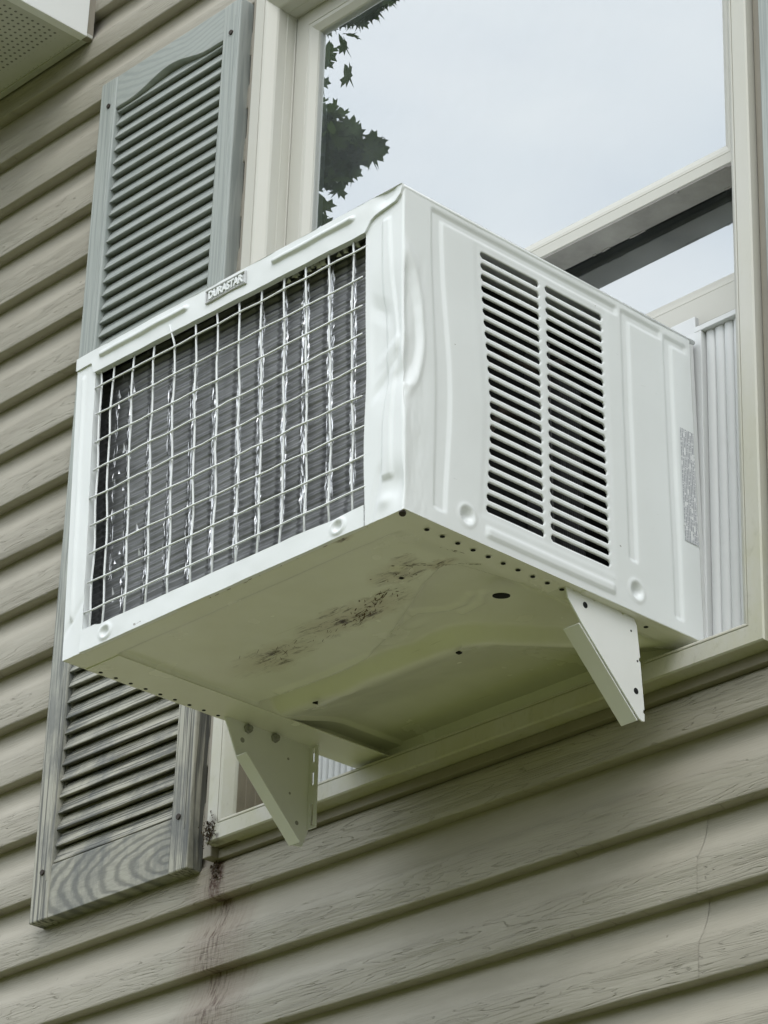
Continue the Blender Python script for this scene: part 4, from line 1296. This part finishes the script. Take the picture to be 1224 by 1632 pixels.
m_ = MB(); m_.box(-4.5, EX - 0.002, -0.33, -0.002, EZ + 0.0005, EZ + 0.004)
evp(m_.build('soffit_panel', M_SOFFIT, ev))
m_ = MB(); m_.box(-4.5, EX - 0.001, -0.0135, -0.0005, EZ - 0.003, EZ + 0.004)
evp(m_.build('wall_channel', mat_simple('soffit_trim', (0.46, 0.46, 0.42), 0.5, 0, 0.4, 30), ev, bevel=0.001))
m_ = MB(); m_.box(EX - 0.018, EX, -0.33, -0.0135, EZ - 0.0045, EZ + 0.42)
evp(m_.build('end_board', M_FASCIA, ev, bevel=0.0012))
m_ = MB(); m_.box(EX - 0.016, EX - 0.003, -0.0130, 0.002, EZ - 0.0035, EZ + 0.42)
evp(m_.build('corner_trim', M_TRIM, ev, bevel=0.001))
m_ = MB(); m_.box(-4.5, EX - 0.0185, -0.345, -0.3305, EZ - 0.005, EZ + 0.16)
evp(m_.build('front_fascia', M_FASCIA, ev, bevel=0.001))
m_ = MB(); m_.add([(-4.5, -0.355, EZ + 0.16), (EX + 0.012, -0.355, EZ + 0.16), (EX + 0.012, 0.0, EZ + 0.45), (-4.5, 0.0, EZ + 0.45),
                   (-4.5, -0.355, EZ + 0.18), (EX + 0.012, -0.355, EZ + 0.18), (EX + 0.012, 0.0, EZ + 0.47), (-4.5, 0.0, EZ + 0.47)],
                  [(0, 3, 2, 1), (4, 5, 6, 7), (0, 1, 5, 4), (1, 2, 6, 5), (2, 3, 7, 6), (3, 0, 4, 7)])
evp(m_.build('roof', mat_simple('grey_shingle', (0.10, 0.10, 0.10), 0.9, 0, 0.1, 40, 0.5), ev))

# ------------------------------------------------------------------ maple tree that the panes mirror
tree = empty('maple_tree', (-6.9, -4.0, -3.45))
tag(tree, 'dark leafy maple tree mirrored in the upper window pane', 'tree')
tk_ = MB()
tk_.tube([(0, 0, -0.05), (0.05, 0.02, 2.5), (0.0, 0.05, 5.0), (0.1, 0.0, 7.5), (0.2, 0.05, 10.0)], [0.30, 0.24, 0.20, 0.14, 0.05], 12)
LIMB = [((0, 0.05, 5.4), (0.8, -0.05, 7.4), (1.75, -0.1, 8.42)), ((0.05, 0.02, 6.6), (0.9, 0.1, 8.3), (2.0, 0.05, 9.05)), ((0, 0.05, 5.0), (-0.8, -0.6, 7.0), (-1.4, -1.0, 8.6)), ((0.05, 0.05, 6.0), (-0.2, 0.7, 8.0), (-0.1, 1.2, 9.2)), ((0.1, 0, 6.8), (0.2, -1.0, 8.4), (0.3, -1.5, 9.3))]
for a, b, c in LIMB:
    tk_.tube([a, b, c], [0.09, 0.05, 0.012], 8)
tk_.build('trunk', M_BARK, tree, smooth=True)
LEAF = [(0, -0.52), (0.05, -0.1), (0.28, -0.22), (0.24, -0.06), (0.50, -0.02), (0.38, 0.10), (0.42, 0.26), (0.20, 0.20), (0.16, 0.36), (0.0, 0.58),
        (-0.16, 0.36), (-0.20, 0.20), (-0.42, 0.26), (-0.38, 0.10), (-0.50, -0.02), (-0.24, -0.06), (-0.28, -0.22), (-0.05, -0.1)]
lv, lf_ = [], []


def leaf(p, size):
    r_ = Euler((rng.normal(0.9, 0.5), rng.normal(0, 0.5), rng.uniform(0, 6.28))).to_matrix()
    b = len(lv)
    for (a, c) in LEAF:
        q_ = r_ @ Vector((a * size, c * size, -abs(a) * 0.25 * size))
        lv.append((p[0] + q_.x, p[1] + q_.y, p[2] + q_.z))
    lf_.append(tuple(range(b, b + len(LEAF))))


def clump(c, rad, nl, s=0.13):
    for _ in range(nl):
        u_ = rng.normal(size=3); u_ /= np.linalg.norm(u_)
        rr_ = rng.uniform(0, 1) ** 0.45
        leaf((c[0] + u_[0] * rr_ * rad[0] + 6.9, c[1] + u_[1] * rr_ * rad[1] + 4.0, c[2] + u_[2] * rr_ * rad[2] + 3.45), s * rng.uniform(0.75, 1.2))


# the two sprigs whose tips show in the pane
for t in np.linspace(0, 1, 9):
    c = np.array((-5.45, -3.95, 4.98)) * (1 - t) + np.array((-4.96, -4.15, 4.90)) * t
    clump(c, (0.16 * (1.05 - t), 0.14 * (1.05 - t), 0.17 * (1.05 - t)), int(30 * (1.15 - t)), 0.115)
for t in np.linspace(0, 1, 9):
    c = np.array((-5.40, -3.90, 5.64)) * (1 - t) + np.array((-4.70, -4.02, 5.53)) * t
    clump(c, (0.16 * (1.1 - t), 0.14 * (1.1 - t), 0.11 * (1.1 - t)), int(30 * (1.15 - t)), 0.115)
for c, r_, nl in (((-5.16, -4.00, 5.06), 0.10, 60), ((-5.10, -4.04, 5.00), 0.11, 70), ((-5.02, -4.10, 4.94), 0.08, 46), ((-4.94, -4.14, 4.91), 0.05, 18), ((-5.10, -4.08, 4.84), 0.08, 30), ((-5.20, -4.05, 4.95), 0.13, 60), ((-5.22, -4.08, 4.70), 0.06, 14),
                 ((-5.06, -3.94, 5.50), 0.06, 30), ((-4.99, -3.96, 5.50), 0.06, 40), ((-4.91, -3.98, 5.49), 0.06, 40), ((-4.83, -4.00, 5.49), 0.05, 34), ((-4.75, -4.01, 5.50), 0.05, 28), ((-4.67, -4.03, 5.52), 0.04, 16)):
    clump(c, (r_, r_, r_), nl, 0.10)
for c, rad, nl in (((-6.1, -3.8, 5.2), (0.62, 0.6, 0.8), 900), ((-6.3, -3.7, 6.2), (0.8, 0.8, 0.7), 700), ((-7.2, -4.6, 5.4), (0.9, 0.8, 0.9), 700), ((-7.0, -3.3, 6.0), (0.9, 0.8, 0.9), 600), ((-6.9, -4.6, 6.6), (0.9, 0.9, 0.8), 600), ((-7.9, -3.9, 5.9), (0.8, 0.9, 1.0), 500)):
    clump(c, rad, nl)
o = link_obj('crown', mesh('crown', lv, lf_), M_LEAF, tree)
tag(o, None, None, None, 'stuff')

# ------------------------------------------------------------------ unseen far trees, added to block the low sky
ang = np.linspace(math.radians(-8), math.radians(-172), 150)
prof_t = np.linspace(0, 1, 26)
A_, T_ = np.meshgrid(ang, prof_t, indexing='ij')
hgt = 6.6 + 1.3 * vnoise(A_ * 5, A_ * 0, 51, 3)
rad_ = 24.0 + 3.2 * (1 - np.cos(T_ * math.pi * 0.5)) + 1.3 * vnoise(A_ * 16, T_ * 6, 52, 4)
zt_ = -3.5 + hgt * np.sin(np.minimum(T_ * 1.15, 1) * math.pi * 0.5) + 0.6 * vnoise(A_ * 26, T_ * 9, 53, 3) * (T_ > 0.05)
wood = link_obj('sky_blocker_wood', grid_mesh('sky_blocker_wood', np.stack([rad_ * np.cos(A_), rad_ * np.sin(A_), zt_], -1)), None)
k = NT('sky_blocker_foliage')
oc = k.coord('Object')
k.bsdf(k.mix(k.noise(oc, 1.6, 6, 0.7), (0.030, 0.048, 0.012), (0.085, 0.110, 0.035)), 0.9, 0, 0.1, k.bump(k.noise(oc, 5, 5, 0.7), 1.0, 0.4))
wood.data.materials.append(k.m)
tag(wood, 'unseen far wood added across the lawn to block low sky light', None, None, 'stuff')

# ------------------------------------------------------------------ litter lodged at the broken sill corner
li = MB()
for i in range(130):
    x = -0.573 + random.gauss(0, 0.006); z = -0.323 + random.gauss(0, 0.009); y = -0.0302 - random.random() * 0.002
    s_ = random.uniform(0.0008, 0.0030)
    a = random.uniform(0, 3.14)
    li.add([(x - s_ * math.cos(a), y, z - s_ * math.sin(a)), (x + 0.3 * s_, y - 0.001, z - 0.5 * s_), (x + s_ * math.cos(a), y + 0.0003, z + s_ * math.sin(a)), (x - 0.3 * s_, y - 0.0015, z + 0.6 * s_)], [(0, 1, 2), (0, 2, 3)])
for i in range(40):
    x = -0.592 + random.gauss(0, 0.006); z = -0.362 + random.gauss(0, 0.012); y = -0.001
    s_ = random.uniform(0.001, 0.0035)
    li.add([(x - s_, y, z), (x, y - 0.002, z - s_), (x + s_, y, z + 0.3 * s_), (x, y - 0.0012, z + s_)], [(0, 1, 2), (0, 2, 3)])
o = li.build('leaf_litter', M_LITTER)
tag(o, 'dark crumbs of leaf litter on the lower left sill corner', 'debris', None, 'stuff')
